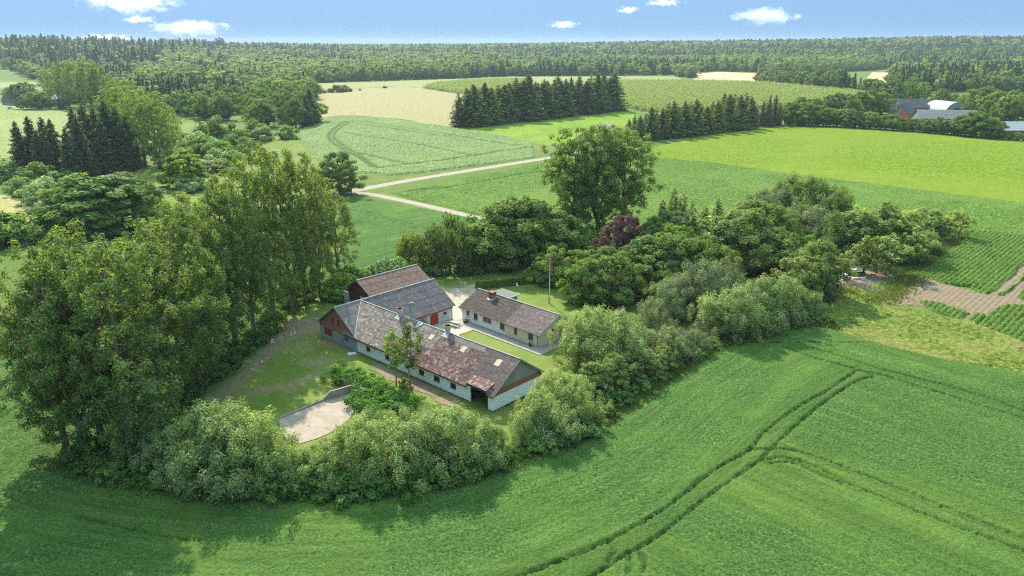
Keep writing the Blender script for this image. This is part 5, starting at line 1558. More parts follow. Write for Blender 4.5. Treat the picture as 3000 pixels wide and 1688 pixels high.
plant_v('broadleaf', L_copper, 158, 276, 248, 'left copper', 'tree', 'small purple leaved tree right of the slate cottage clump', 1.3, name='copper_beech')
plant_v('broadleaf', L_copper, 1905, 205, 183, 'right copper', 'tree', 'small purple leaved tree beside the golden stubble field', 1.2, name='copper_beech')
# wood edge at the left of the flowering field
G = 'trees of the dark copse left of the pale fields'
D = 'leafy copse tree, {} of the copse left of the flowering field'
for i in range(40):
    u, v = float(rng.random()), float(rng.random())
    x = 470 + u * 320
    yb = float(np.interp(x, [470, 540, 620, 700, 770, 795], [296, 305, 316, 330, 322, 305]))
    yt = float(np.interp(x, [470, 560, 640, 700, 795], [262, 262, 258, 258, 258]))
    y = yb - (yb - yt) * v
    plant_v('broadleaf', (L_mid, L_mid, L_dark, L_wood)[i % 4], x, y, 14 + 5 * float(rng.random()), G, 'tree', D, 1.05, var=i)
plant_v('spruce', L_spruce, 783, 312, 222, 'copse spruce', 'spruce', 'dark spruce at the right end of the copse', 1.2, barkm=B_brown)
plant_v('spruce', L_spruce, 772, 318, 240, 'copse spruce low', 'spruce', 'lower dark spruce just left of the copse end spruce', 1.2, barkm=B_brown)
G = 'saplings between the pale fields'
for i, (x, y, t) in enumerate(((790, 236, 215), (803, 235, 222), (818, 234, 226), (832, 233, 222), (850, 232, 212), (865, 231, 215), (880, 230, 222), (905, 228, 224), (967, 222, 216))):
    plant_v('shrub', L_dark, x, y, t, G, 'shrub', 'low dark bush, {} on the strip between the pale fields', 1.2)
G = 'trees beyond the willow crop'
D = 'wood edge tree, {} of the clump beyond the willow crop'
for i in range(26):
    t = i / 25
    x = 1915 + t * 290
    plant_v('wood_conifer' if 17 < i < 23 else 'broadleaf', L_woodfir if 17 < i < 23 else (L_mid, L_wood, L_dark)[i % 3], x + float(rng.normal() * 3), float(np.interp(x, [1915, 2200], [208, 236])), float(np.interp(x, [1915, 1960, 2050, 2100, 2200], [186, 182, 178, 176, 200])) + float(rng.normal() * 4), G, 'tree', D, 1.2, single=17 < i < 23)
finish = 1
# ------------------------------------------------------------------ things in the yard and garden
def ground_thing(name, xy, label, cat, rz=0.0, z=0.0):
    t = empty(name, (xy[0], xy[1], z), rz)
    return tag(t, label, cat)
fx, fy = Z5(1713, 580)
t = ground_thing('flagpole', (fx, fy), 'white flagpole with red pennant and brown foot on the lawn', 'flagpole')
m = MB(); m.tube([(0, 0, .9), (0, 0, 4.5), (0, 0, 8.6)], [.085, .07, .045], 8); m.build('pole', plain('white_pole', (.72, .70, .68), .5), t)
m = MB(); m.box(-.16, -.05, -.07, .07, 0, 1.35); m.box(.05, .16, -.07, .07, 0, 1.35); m.build('foot', plain('brown_post', (.16, .05, .03), .8), t)
m = MB(); m.lathe((0, 0, 8.6), [(.02, 0), (.09, .06), (.10, .12), (.05, .2), (.0, .22)], 8); m.build('finial', plain('gilt', (.5, .3, .08), .4), t)
m = MB()
for i in range(8):
    z0, z1 = 8.45 - i * .4, 8.45 - (i + 1) * .4
    w0, w1 = .24 * (1 - i / 9), .24 * (1 - (i + 1) / 9)
    m.add([(.06, -.05, z0), (.06 + w0, -.09, z0), (.06 + w1, -.06, z1), (.06, -.03, z1), (.07, -.03, z0), (.07 + w0, -.06, z0), (.07 + w1, -.03, z1), (.07, -.01, z1)], [(0, 1, 2, 3), (7, 6, 5, 4), (1, 5, 6, 2), (0, 3, 7, 4)])
m.build('pennant', plain('red_cloth', (.50, .06, .05), .8), t)

tx, ty = Z5(1045, 740)
t = ground_thing('picnic_table', (tx, ty), 'weathered wooden picnic table standing on the courtyard concrete', 'table', R(-40), .085)
wd = plain('weathered_wood', (.42, .37, .32), .85, .2, 4)
m = MB()
for k in range(4): m.box(-.9, .9, -.36 + k * .185, -.20 + k * .185, .70, .74)
m.build('tabletop', wd, t)
for s in (-1, 1):
    m = MB()
    for k in range(2): m.box(-.9, .9, s * .72 - .13 + k * .14, s * .72 + k * .14, .42, .46)
    m.build('bench', wd, t)
    m = MB()
    m.obox((s * .65, -.70, 0), (s * .65, -.12, .70), (1, 0, 0), .09, .05); m.obox((s * .65, .70, 0), (s * .65, .12, .70), (1, 0, 0), .09, .05); m.box(s * .65 - .06, s * .65 - .02, -.85, .85, .34, .42)
    m.build('trestle', wd, t)

H2 = lambda a, b: (-8.74 + a * math.sin(R(135)) + b * math.sin(R(45)), 123.7 + a * math.cos(R(135)) + b * math.cos(R(45)))
t = ground_thing('planter', H2(1.75, -.75), 'brown half barrel planter at the farmhouse door', 'planter', 0, .09)
m = MB(); m.lathe((0, 0, 0), [(.36, 0), (.42, .25), (.40, .5), (.36, .5), (.34, .42)], 12); m.build('barrel', plain('barrel_wood', (.15, .075, .045), .85, .3, 8), t)
m = MB()
for z in (.12, .38): m.lathe((0, 0, z), [(.405, 0), (.425, .0), (.428, .05), (.405, .05)], 12)
m.build('hoop', M_frame_dark, t)
t = ground_thing('hose_reel', H2(17.1, -.5), 'dark wire hose reel leaning by the farmhouse downpipe', 'hose reel', R(-45), .09)
m = MB()
for k in range(3):
    r = .34 - .06 * k
    m.tube([(math.cos(a) * r, -.12 + .05 * k, .38 + math.sin(a) * r) for a in np.linspace(0, 2 * math.pi, 15)], .045, 6)
m.build('hose', plain('dark_hose', (.05, .045, .04), .6), t)
m = MB(); m.box(-.05, .05, -.16, .12, 0, .4); m.box(-.3, .3, -.2, .16, 0, .05); m.build('stand', M_frame_dark, t)
t = ground_thing('rose_bush', (-31.7 + 10.6 * .731 + 13.4 * .682, 116 - 10.6 * .682 + 13.4 * .731), 'red flowering climber on the courtyard wall beside the arched door', 'rose bush')
g = np.random.default_rng(4)
pp = g.normal(size=(260, 3)) * np.array([.35, .35, .55]) + np.array([0, 0, 1.2]); pp[:, 2] = np.maximum(pp[:, 2], .05)
v, f = leaves(pp, unit(g.normal(size=(260, 3))), .12, .6, g); o = link(bpy.data.objects.new('foliage', np_mesh('foliage', v, f, L_dark)), t)
pp = g.normal(size=(46, 3)) * np.array([.36, .36, .4]) + np.array([0, 0, 1.5])
v, f = leaves(pp, unit(g.normal(size=(46, 3)) + np.array([0, 0, .6])), .09, .9, g); link(bpy.data.objects.new('blossom', np_mesh('blossom', v, f, plain('rose_red', (.45, .03, .04), .7))), t)

# silage walls with creeper
M_wallc = concrete_mat('stained_concrete', (.26, .22, .18), (.36, .31, .26), (.10, .09, .07))
t = ground_thing('retaining_wall', (0, 0), 'long low concrete silo wall edging the pale slab, stepping up at one end', 'wall')
a, b, c = np.array(Z4(985, 1005)), np.array(Z4(1430, 828)), np.array(Z4(1740, 742))
def wall_run(mb, p, q, h0, h1, th=.22):
    d = (q - p) / np.hypot(*(q - p)); n = np.array([-d[1], d[0]]) * th
    pts = [p, q, q + n, p + n]
    vs = [(x, y, -.05) for x, y in pts] + [(*pts[0], h0), (*pts[1], h1), (*pts[2], h1), (*pts[3], h0)]
    mb.add(vs, [(3, 2, 1, 0), (4, 5, 6, 7), (0, 1, 5, 4), (1, 2, 6, 5), (2, 3, 7, 6), (3, 0, 4, 7)])
m = MB(); wall_run(m, a, b, .22, .32); b2 = b + (c - b) * .28; wall_run(m, b, b2, .32, 1.25); wall_run(m, b2, c, 1.25, 1.32)
m.build('wall_run', M_wallc, t)
t = ground_thing('retaining_wall', (0, 0), 'end wall of the concrete silo half hidden under the green creeper', 'wall')
m = MB(); wall_run(m, c + np.array([.02, -.02]), np.array(Z4(1960, 800)), 1.3, 1.28); m.build('wall_run', M_wallc, t)
t = ground_thing('retaining_wall', (0, 0), 'short detached concrete wall stub beside the green creeper', 'wall')
p = np.array(Z4(1575, 615)); q = np.array(Z4(1660, 655)); m = MB(); wall_run(m, p, q, 1.0, .9); wall_run(m, q, np.array(Z4(1760, 690)), .9, .9); m.build('wall_run', M_wallc, t)
# creeper mound
g = np.random.default_rng(9)
path = [np.array(Z4(*p)) for p in ((1610, 600), (1720, 625), (1830, 640), (1930, 700), (2040, 760), (2150, 830), (2250, 890), (2330, 930), (1900, 790), (1880, 830), (1850, 870), (1960, 840), (1950, 900), (2060, 960), (2180, 980))]
cen, rad = [], []
for i, q in enumerate(path):
    for k in range(10):
        cen.append((q[0] + g.normal() * 1.15, q[1] + g.normal() * 1.0, .5 + g.random() * 1.3 * (1.0 if i < 5 else .75))); rad.append(.5 + g.random() * .35)
v, f = clump_leaves(np.array(cen), np.array(rad), 92, .15, .7, g, (1.1, 1.1, .8), None, .8)
v[:, 2] = np.maximum(v[:, 2], .04)
t = ground_thing('creeper_mound', (0, 0), 'bright green creeper mound spilling over the concrete silo walls', 'creeper')
link(bpy.data.objects.new('foliage', np_mesh('foliage', v, f, L_ivy)), t)
br = Branches()
for i in range(30):
    q = np.array(cen[i * 3]); br.limb((q[0] + .3, q[1], 0), q, .03, .01, g, .1, 2, 3)
br.build('stem', B_brown, t)
# clipped hedge behind the house
t = ground_thing('hedge', (0, 0), 'clipped green hedge running behind the flat roofed annex', 'hedge')
p, q = np.array(P((1300 + 495 / 5.175) / K, (780 + 345 / 5.175) / K)), np.array(P((1300 + 1540 / 5.175) / K, (780 + 235 / 5.175) / K))
L = np.hypot(*(q - p)); d = (q - p) / L; n = np.array([-d[1], d[0]])
N = 16000
u, w, h = g.random(N) * L, (g.random(N) - .5), g.random(N)
side = g.integers(0, 3, N)
w = np.where(side == 0, -.5, np.where(side == 1, .5, w)); h = np.where(side == 2, 1.0, h)
W_, H_ = 1.15, 1.55
wob = .07 * np.sin(u * 2.1) + .05 * np.sin(u * 5.3)
pos = np.stack([p[0] + d[0] * u + n[0] * w * W_ + g.normal(size=N) * .06, p[1] + d[1] * u + n[1] * w * W_ + g.normal(size=N) * .06, .05 + h * (H_ + wob) + g.normal(size=N) * .05], 1)
nn = np.stack([n[0] * w * 2, n[1] * w * 2, (side == 2) * 1.5 + .2], 1) + g.normal(size=(N, 3)) * .5
v, f = leaves(pos, unit(nn), .10, .7, g); v[:, 2] = np.maximum(v[:, 2], .02)
link(bpy.data.objects.new('foliage', np_mesh('foliage', v, f, L_mid)), t)
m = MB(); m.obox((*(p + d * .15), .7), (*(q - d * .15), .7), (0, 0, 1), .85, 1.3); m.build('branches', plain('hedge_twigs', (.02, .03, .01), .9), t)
# bits and pieces
x, y = Z4(1745, 315)
t = ground_thing('cover_slab', (x, y), 'small white square slab lying by the barn wall', 'slab', R(20)); m = MB(); m.box(-.65, .65, -.5, .5, 0, .10); m.box(-.5, .5, -.36, .36, .102, .13); m.build('slab', M_frame_white, t)
x, y = Z4(2265, 690)
t = ground_thing('stone', (x, y), 'pale grey stone beside the slim birch', 'stone')
bm = bmesh.new(); bmesh.ops.create_icosphere(bm, subdivisions=2, radius=.5)
for vv in bm.verts: vv.co = Vector((vv.co.x * 1.2, vv.co.y * .8, max(-.1, vv.co.z * .6))) * random.uniform(.85, 1.1)
me = bpy.data.meshes.new('rock'); bm.to_mesh(me); bm.free(); me.materials.append(plain('pale_stone', (.50, .48, .45), .9, .2, 4)); link(bpy.data.objects.new('rock', me), t)
x, y = P(882, 484)
t = ground_thing('bin', (x, y), 'small blue bin at the road junction', 'bin', .3); m = MB(); m.add([(-.35, -.35, 0), (.35, -.35, 0), (.35, .35, 0), (-.35, .35, 0), (-.45, -.45, 1.3), (.45, -.45, 1.3), (.45, .45, 1.3), (-.45, .45, 1.3)], [(3, 2, 1, 0), (4, 5, 6, 7), (0, 1, 5, 4), (1, 2, 6, 5), (2, 3, 7, 6), (3, 0, 4, 7)]); m.build('body', plain('blue_plastic', (.10, .28, .50), .5), t); m = MB(); m.box(-.48, .48, -.5, .46, 1.3, 1.4); m.build('lid', plain('blue_lid', (.12, .32, .55), .5), t)
x, y = P(2004, 597 + 95)
t = ground_thing('barrel', P((1900 + 1015 / 2.576) / K, (480 + 752 / 2.576) / K), 'bright blue plastic barrel in the earth clearing', 'barrel'); m = MB(); m.lathe((0, 0, 0), [(.28, 0), (.33, .1), (.34, .45), (.33, .8), (.28, .92), (.2, .92)], 12); m.build('body', plain('barrel_blue', (.05, .17, .42), .4), t); m = MB(); m.lathe((0, 0, .3), [(.335, 0), (.36, .02), (.36, .06), (.335, .08)], 12); m.build('rib', plain('barrel_blue_rib', (.05, .16, .40), .4), t)
# scrap heap: boards and sheets are separate things
ZR = lambda a, b: P((2200 + a / 2.8975) / K, (600 + b / 2.8975) / K)
sheetw = plain('white_sheet', (.72, .74, .78), .5, .08, 1); board = plain('grey_boards', (.30, .25, .20), .9, .3, 3); dark = plain('black_plastic', (.02, .02, .022), .35); pale = plain('pale_boards', (.50, .45, .40), .85, .25, 3)
for (a, b, w, l, rz, tilt, zz, mt, lab, cat) in ((815, 610, .9, 2.2, .5, .45, .5, sheetw, 'bent white sheet leaning on the scrap heap', 'sheet'), (760, 605, .8, 3.0, .2, .08, .25, sheetw, 'flat white sheet at the left of the scrap heap', 'sheet'), (865, 575, .6, 2.0, .1, .15, .7, sheetw, 'small white sheet on top of the scrap heap', 'sheet'), (880, 635, .35, 4.2, -.2, .1, .45, pale, 'long pale plank across the scrap heap', 'plank'), (780, 640, .5, 4.5, .05, .05, .18, pale, 'long grey plank at the foot of the scrap heap', 'plank'), (850, 665, .4, 3.2, -.1, .1, .2, board, 'brown plank right of the scrap heap frame', 'plank'), (900, 600, 1.4, 3.2, -.2, .12, .45, dark, 'black plastic sheet over the scrap heap', 'sheet'), (740, 650, .35, 3.6, .4, .06, .16, board, 'dark plank at the left edge of the scrap heap', 'plank')):
    x, y = ZR(a, b)
    t = ground_thing({'sheet': 'metal_sheet', 'plank': 'plank'}[cat], (x, y), lab, cat, rz)
    m = MB(); n = 6
    for k in range(n):
        xa, xb = -l / 2 + l * k / n, -l / 2 + l * (k + 1) / n
        za, zb = zz + math.sin(k * 1.3) * .05 + tilt * xa * .3, zz + math.sin((k + 1) * 1.3) * .05 + tilt * xb * .3
        m.add([(xa, -w / 2, za), (xb, -w / 2, zb), (xb, w / 2, zb + tilt * w), (xa, w / 2, za + tilt * w), (xa, -w / 2, za - .04), (xb, -w / 2, zb - .04), (xb, w / 2, zb + tilt * w - .04), (xa, w / 2, za + tilt * w - .04)], [(0, 1, 2, 3), (7, 6, 5, 4), (0, 4, 5, 1), (2, 6, 7, 3)] + ([(0, 3, 7, 4)] if k == 0 else []) + ([(1, 5, 6, 2)] if k == n - 1 else []))
    m.build('panel', mt, t)
x, y = ZR(820, 655)
t = ground_thing('crate', (x, y), 'open brown wooden crate in the scrap heap', 'crate', .2, .1); m = MB()
m.box(-.7, .7, -.5, -.44, 0, .5); m.box(-.7, .7, .44, .5, 0, .5); m.box(-.7, -.64, -.44, .44, 0, .5); m.box(.64, .7, -.44, .44, 0, .5); m.build('side', plain('rust_wood', (.28, .13, .07), .9), t); m = MB(); m.box(-.64, .64, -.44, .44, 0, .05); m.build('base', board, t)
def twigs(name, pts, n, mat, label, h=1.0, spread=1.2, ln=1.4):
    mb = MB(); gg = random.Random(n)
    for k in range(n):
        q = gg.choice(pts)
        cx, cy, cz = q[0] + gg.gauss(0, spread), q[1] + gg.gauss(0, spread), gg.random() ** 2 * h + .05
        a, e, L_ = gg.random() * 6.28, gg.gauss(0, .35), gg.uniform(.5, ln)
        dx, dy, dz = math.cos(a) * math.cos(e) * L_ / 2, math.sin(a) * math.cos(e) * L_ / 2, math.sin(e) * L_ / 2
        mb.tube([(cx - dx, cy - dy, max(.03, cz - dz)), (cx, cy, cz + .05), (cx + dx, cy + dy, max(.03, cz + dz))], [.03, .025, .012], 3, False)
    o = mb.build(name, mat, None)
    return tag(o, label, None, None, 'stuff')
tw = plain('dead_twigs', (.26, .20, .15), .9, .3, 5)
twigs('brushwood', [ZR(900, 690), ZR(960, 700), ZR(980, 740), ZR(1040, 640), ZR(1100, 580), ZR(850, 680), ZR(1160, 560)], 900, tw, 'heap of grey brown cut branches', .9, 1.0)
twigs('debris', [ZR(950, 430), ZR(1180, 480), ZR(900, 470), ZR(880, 370), ZR(700, 660), ZR(1380, 310)], 260, pale, 'pale litter and sticks under the sparse trees', .35, 1.3, 1.0)
for i, (a, b) in enumerate(((975, 445), (890, 480), (1380, 305), (1150, 435), (1200, 470))):
    x, y = ZR(a, b)
    o = ground_thing('plastic_scrap', (x, y), None, 'plastic scrap', i); o['label'] = ('crumpled white plastic scrap, {} on the earth under the sparse trees').format(('second from left', 'leftmost', 'rightmost', 'third from left', 'fourth from left')[i]); o['group'] = 'white plastic scraps'
    m = MB(); 
    for k in range(5): m.obox((random.uniform(-.4, .2), random.uniform(-.3, .3), .1 + .12 * k), (random.uniform(.2, .6), random.uniform(-.3, .3), .2 + .1 * k), (0, .4, 1), .35, .03)
    m.build('sheet', sheetw, o)
# poles
def pole(vx, vy, top, label, arm=True):
    x, y = P(vx, vy); h = height_at((x, y), top)
    t = ground_thing('utility_pole', (x, y), label, 'pole')
    m = MB(); m.tube([(0, 0, 0), (0, 0, h)], [.18, .12], 7); m.build('pole', plain('pole_wood', (.40, .37, .33), .9), t)
    if arm:
        m = MB(); m.box(-.8, .8, -.06, .06, h - .6, h - .45)
        for k in (-.7, 0, .7): m.tube([(k, 0, h - .45), (k, 0, h - .2)], .05, 5)
        m.build('crossarm', M_wood_grey, t)
pole(1863 * .858, 336 * .858 + 8, 262, 'grey wooden utility pole beside the long spruce belt')
pole(2251, 292, 240, 'pale pole left of the neighbouring farm roofs')
# clothes line / white chair on the lawn
x, y = P((1300 + 1118 / 5.175) / K, (780 + 328 / 5.175) / K)
t = ground_thing('garden_chair', (x, y), 'tiny white garden chair on the lawn by the clipped hedge', 'chair', .5)
m = MB(); m.box(-.22, .22, -.22, .22, .40, .44); m.build('seat', M_frame_white, t)
m = MB(); m.obox((0, .22, .44), (0, .30, .95), (0, 1, 0), .42, .04); m.build('backrest', M_frame_white, t)
for sx in (-.19, .19):
    for sy in (-.19, .19):
        m = MB(); m.tube([(sx, sy, 0), (sx, sy, .40)], .02, 5); m.build('leg', M_frame_white, t)

# ------------------------------------------------------------------ neighbouring buildings
def far_house(name, vx, vy, az, L_, W_, ev, rz, wallm, roofm, label, cat, chim=None, gablem=None, z0=0.0, wins=3, hip=False):
    x, y = P(vx, vy)
    t = empty(name, (x, y, z0), R(az)); tag(t, label, cat)
    m = MB()
    wn = [(L_ * (k + .5) / wins - .6, L_ * (k + .5) / wins + .6, .9, min(ev - .2, 2.1)) for k in range(wins)] if wins else []
    wall(m, (0, 0), (L_, 0), 0, ev, wn, .12)
    wall(m, (L_, W_), (0, W_), 0, ev)
    m.build('wall', wallm, t)
    m = MB()
    wall(m, (L_, 0), (L_, W_), 0, ev, [], .1, top=[(W_, ev), (W_ / 2, rz - .15), (0, ev)])
    wall(m, (0, W_), (0, 0), 0, ev, [], .1, top=[(W_, ev), (W_ / 2, rz - .15), (0, ev)])
    m.build('gable', gablem or wallm, t)
    for a, b, c, e in wn: window(t, (0, 0), (L_, 0), a, b, c, e, M_frame_white, 2, .09)
    s = (rz - ev) / (W_ / 2); o = .5
    roof(t, (-o, -o, ev - s * o), (L_ + o, -o, ev - s * o), (L_ + o, W_ / 2, rz), (-o, W_ / 2, rz), 4, 10, roofm, seed=7)
    roof(t, (L_ + o, W_ + o, ev - s * o), (-o, W_ + o, ev - s * o), (-o, W_ / 2, rz), (L_ + o, W_ / 2, rz), 4, 10, roofm, seed=8)
    if chim is not None:
        m = MB(); m.box(chim, chim + .9, W_ / 2 - .45, W_ / 2 + .45, rz - .6, rz + 1.3); m.box(chim - .08, chim + .98, W_ / 2 - .53, W_ / 2 + .53, rz + 1.3, rz + 1.42); m.build('chimney', M_brick, t)
    return t
RF_slate = roof_mat('slate_roof', (.12, .115, .13), (.15, .145, .16), 'X', .3, lichen_amt=.03, moss_amt=.1)
RF_grey = roof_mat('grey_sheet_roof', (.25, .235, .23), (.30, .28, .275), 'X', .3, lichen_amt=.1, moss_amt=.1)
RF_weather = roof_mat('weathered_sheet_roof', (.17, .15, .15), (.24, .215, .21), 'X', .5, lichen_amt=.1, moss_amt=.3)
n1 = far_house('farmhouse', 2282, 300, 48, 16, 9, 3.6, 8.2, M_brick, RF_slate, 'brick gabled neighbouring farmhouse with slate roof beyond the bright field', 'house', None, M_brick_x)
n2 = far_house('farm_wing', 2262, 285, 4, 20, 9, 4.4, 9.6, M_brick, RF_weather, 'high weathered sheet roof with red chimney behind the slate farmhouse', 'barn', 9, M_brick_x)
n2b = far_house('farm_wing', 2232, 286, 2, 18, 8, 3.2, 6.5, M_brick, RF_slate, 'low slate roofed wing left of the neighbouring brick gable', 'barn')
n3 = far_house('shed', 2312, 312, -6, 34, 13, 3.6, 8.0, M_wood_grey, RF_grey, 'long low pale grey roofed shed in front of the slate farmhouse', 'shed', wins=0)
m = MB(); m.box(4, 20, 3.4, 3.9, 5.95, 6.1); m.build('skylight', plain('skylight_white', (.7, .64, .55), .5), n3)
n4 = far_house('shed', 2492, 342, -4, 19, 12, 3.2, 7.0, plain('orange_shed', (.50, .10, .04), .6), roof_mat('pale_blue_roof', (.42, .44, .48), (.46, .48, .52), 'X', .3, lichen_amt=.02, moss_amt=.03), 'pale blue grey roofed shed with orange ends at the right edge', 'shed', wins=0)
# round roofed hall
x, y = P(2405, 290)
t = empty('arched_hall', (x, y, 0), R(8)); tag(t, 'pale grey round roofed hall with dark doorway beside the slate farmhouse', 'hall')
arc = [(-9.5 + 9.5 * (1 - math.cos(math.pi * k / 18)), 8.6 * math.sin(math.pi * k / 18)) for k in range(19)]
M_hall = plain('hall_steel', (.30, .31, .33), .55, .08, .5, .3)
for yy in (0, 22):
    m = MB(); m.add([(a, yy, z) for a, z in arc], [tuple(range(19))[::-1] if yy == 0 else tuple(range(19))]); m.build('gable', M_hall, t)
m = MB()
for k in range(18):
    (a, z), (b, w) = arc[k], arc[k + 1]
    m.add([(a, -.3, z), (b, -.3, w), (b, 22.3, w), (a, 22.3, z)], [(0, 3, 2, 1)])
    m.add([(a * 1.0, -.3, z + .08), (b, -.3, w + .08), (b, 22.3, w + .08), (a, 22.3, z + .08)], [(0, 1, 2, 3)])
m.build('roof', M_hall, t)
m = MB(); m.box(-2.2, 2.6, -.08, -.02, 0, 4.6); m.build('doorway', M_dark, t); m = MB(); m.box(-4.6, -3.7, -.1, -.02, 1.6, 2.6); m.build('window', plain('blue_panel', (.04, .12, .45), .5), t)
# orange loader arm
x, y = P(2268, 300)
t = ground_thing('loader', (x, y), 'orange telescopic loader arm raised before the brick gable', 'loader', R(-20))
og = plain('orange_paint', (.75, .13, .03), .45)
m = MB(); m.obox((-1.2, 0, 5.8), (2.2, 0, 3.0), (0, 1, 0), .5, .5); m.obox((-1.2, 0, 5.8), (-2.6, 0, 5.2), (0, 1, 0), .6, .4); m.build('arm', og, t)
m = MB(); m.box(0, 4.2, -1, 1, .7, 1.9); m.box(2.2, 3.6, -.9, .1, 1.9, 3.0); m.build('body', og, t)
for a in (.6, 3.4):
    for b in (-1.1, 1.1):
        m = MB(); m.tube([(a, b - .2, .65), (a, b + .2, .65)], .65, 14); m.build('wheel', M_dark, t)
far_house('cottage', 6, 264, 8, 9, 6, 2.8, 6.0, plain('cottage_wall', (.46, .40, .32), .9), RF_slate, 'small slate roofed cottage at the left edge beyond the pasture', 'house', 4, wins=3)
far_house('cottage', 130, 256, -10, 9, 7, 2.6, 5.6, M_white, plain('tin_roof', (.50, .52, .55), .5), 'white roofed outbuilding half hidden by the cottage trees', 'house', wins=2)
far_house('cottage', 1500, 333, -62, 9, 7, 2.6, 4.9, M_white, RF_grey, 'white gabled house peeping over the big poplar crown', 'house', wins=2)
x, y = P(27, 275)
t = ground_thing('car', (x, y), 'small white car parked by the left edge cottage', 'car', R(10))
m = MB(); m.add([(-2.1, -.85, .3), (2.1, -.85, .3), (2.1, .85, .3), (-2.1, .85, .3), (-2.1, -.85, .9), (2.1, -.85, .85), (2.1, .85, .85), (-2.1, .85, .9)], [(3, 2, 1, 0), (4, 5, 6, 7), (0, 1, 5, 4), (1, 2, 6, 5), (2, 3, 7, 6), (3, 0, 4, 7)]); m.build('body', plain('white_paint', (.75, .75, .75), .3), t)
m = MB(); m.add([(-1.7, -.78, .9), (1.0, -.78, .88), (1.0, .78, .88), (-1.7, .78, .9), (-1.4, -.65, 1.45), (.4, -.65, 1.45), (.4, .65, 1.45), (-1.4, .65, 1.45)], [(4, 5, 6, 7), (0, 1, 5, 4), (1, 2, 6, 5), (2, 3, 7, 6), (3, 0, 4, 7)]); m.build('cabin', M_glass, t)
for a in (-1.3, 1.3):
    for b in (-.8, .8):
        m = MB(); m.tube([(a, b - .1, .32), (a, b + .1, .32)], .32, 12); m.build('wheel', M_dark, t)
# ------------------------------------------------------------------ woods
def in_view(x, y, marg=6):
    return np.abs(np.degrees(np.arctan2(x, y))) < 36 + marg
wood_near = PP((-900, 176), (-300, 180), (0, 184), (43, 192), (112, 206), (128, 226), (118, 240), (150, 256), (290, 275), (330, 288), (480, 290), (560, 262), (700, 258), (790, 256), (788, 236), (760, 210), (1000, 202), (1310, 192), (1480, 191), (1700, 190), (1744, 200), (1744, 184), (1800, 180), (1895, 182), (1935, 190), (2190, 178), (2250, 176), (2238, 214), (2300, 240), (2440, 238), (2575, 236), (2900, 240), (3600, 230)) + [(6400, 1500), (4700, 4700), (2600, 6000), (0, 6300), (-2600, 6000), (-4700, 4700), (-6300, 1500)]
clear = [PP((1742, 185), (1800, 181), (1890, 184), (1930, 190), (1915, 207), (1744, 206)), PP((2195, 180), (2230, 178), (2240, 212), (2190, 214), (2165, 210)), PP((2225, 300), (2225, 236), (2600, 230), (2600, 400), (2300, 400))]
g = np.random.default_rng(21)
def fill(r0, r1, cell, jit=.45):
    out = []
    ny = int((r1 - r0) / cell) + 1
    for r in np.arange(r0, r1, cell):
        na = int(math.radians(84) * r / cell)
        a = np.radians(-42 + 84 * (np.arange(na) + g.random(na)) / na)
        rr = r + g.normal(size=na) * cell * jit
        out.append(np.stack([rr * np.sin(a), rr * np.cos(a)], 1))
    p = np.concatenate(out)
    k = inside(wood_near, p[:, 0], p[:, 1])
    for c in clear: k &= ~inside(c, p[:, 0], p[:, 1])
    return p[k]
near = fill(420, 1200, 10.5)
mid = fill(1200, 2400, 15)
far = fill(2400, 6300, 27)
def conifer_share(x, y):
    """stands of spruce alternate with beech; the left ridge and the right plantations are spruce"""
    n = np.sin(x / 95 + np.sin(y / 130) * 1.5) + np.sin(y / 85 - x / 210) + .6 * np.sin(x / 33 + y / 41)
    az = np.degrees(np.arctan2(x, y)); r = np.hypot(x, y)
    s = np.where(n > 1.25, .7, .06)
    s = np.where((az > 2) & (r > 640) & (r < 1500) & (n > .0), .7, s)
    s = np.where((az < -24) & (r > 1400), .7, s)
    s = np.where(r > 1900, .5, s)
    return s
# the nearest trees of the wood stand one by one
order = np.argsort(np.hypot(near[:, 0], near[:, 1]))
edge_d = dist_to(wood_near[:34], near[:, 0], near[:, 1])
score = np.hypot(near[:, 0], near[:, 1]) + edge_d * 3.0
score[~in_view(near[:, 0], near[:, 1], 1)] = 1e9
order = np.argsort(score)
con = g.random(len(near)) < conifer_share(near[:, 0], near[:, 1])
single = np.zeros(len(near), bool)
single[[i for i in order if not con[i]][:190]] = True
single[[i for i in order if con[i]][:120]] = True
for i in np.nonzero(single)[0]:
    x, y = near[i]
    if con[i]:
        plant('wood_conifer', L_woodfir, float(x), float(y), float(g.uniform(15, 22)), 'conifers along the edge of the wood', 'conifer', 'dark conifer, {} of those singled out along the wood edge', 1.0, single=True)
    else:
        plant('wood_broadleaf', L_wood, float(x), float(y), float(g.uniform(12, 18)), 'broadleaf trees along the edge of the wood', 'tree', 'round broadleaf tree, {} of those along the wood edge', 1.05, single=True)
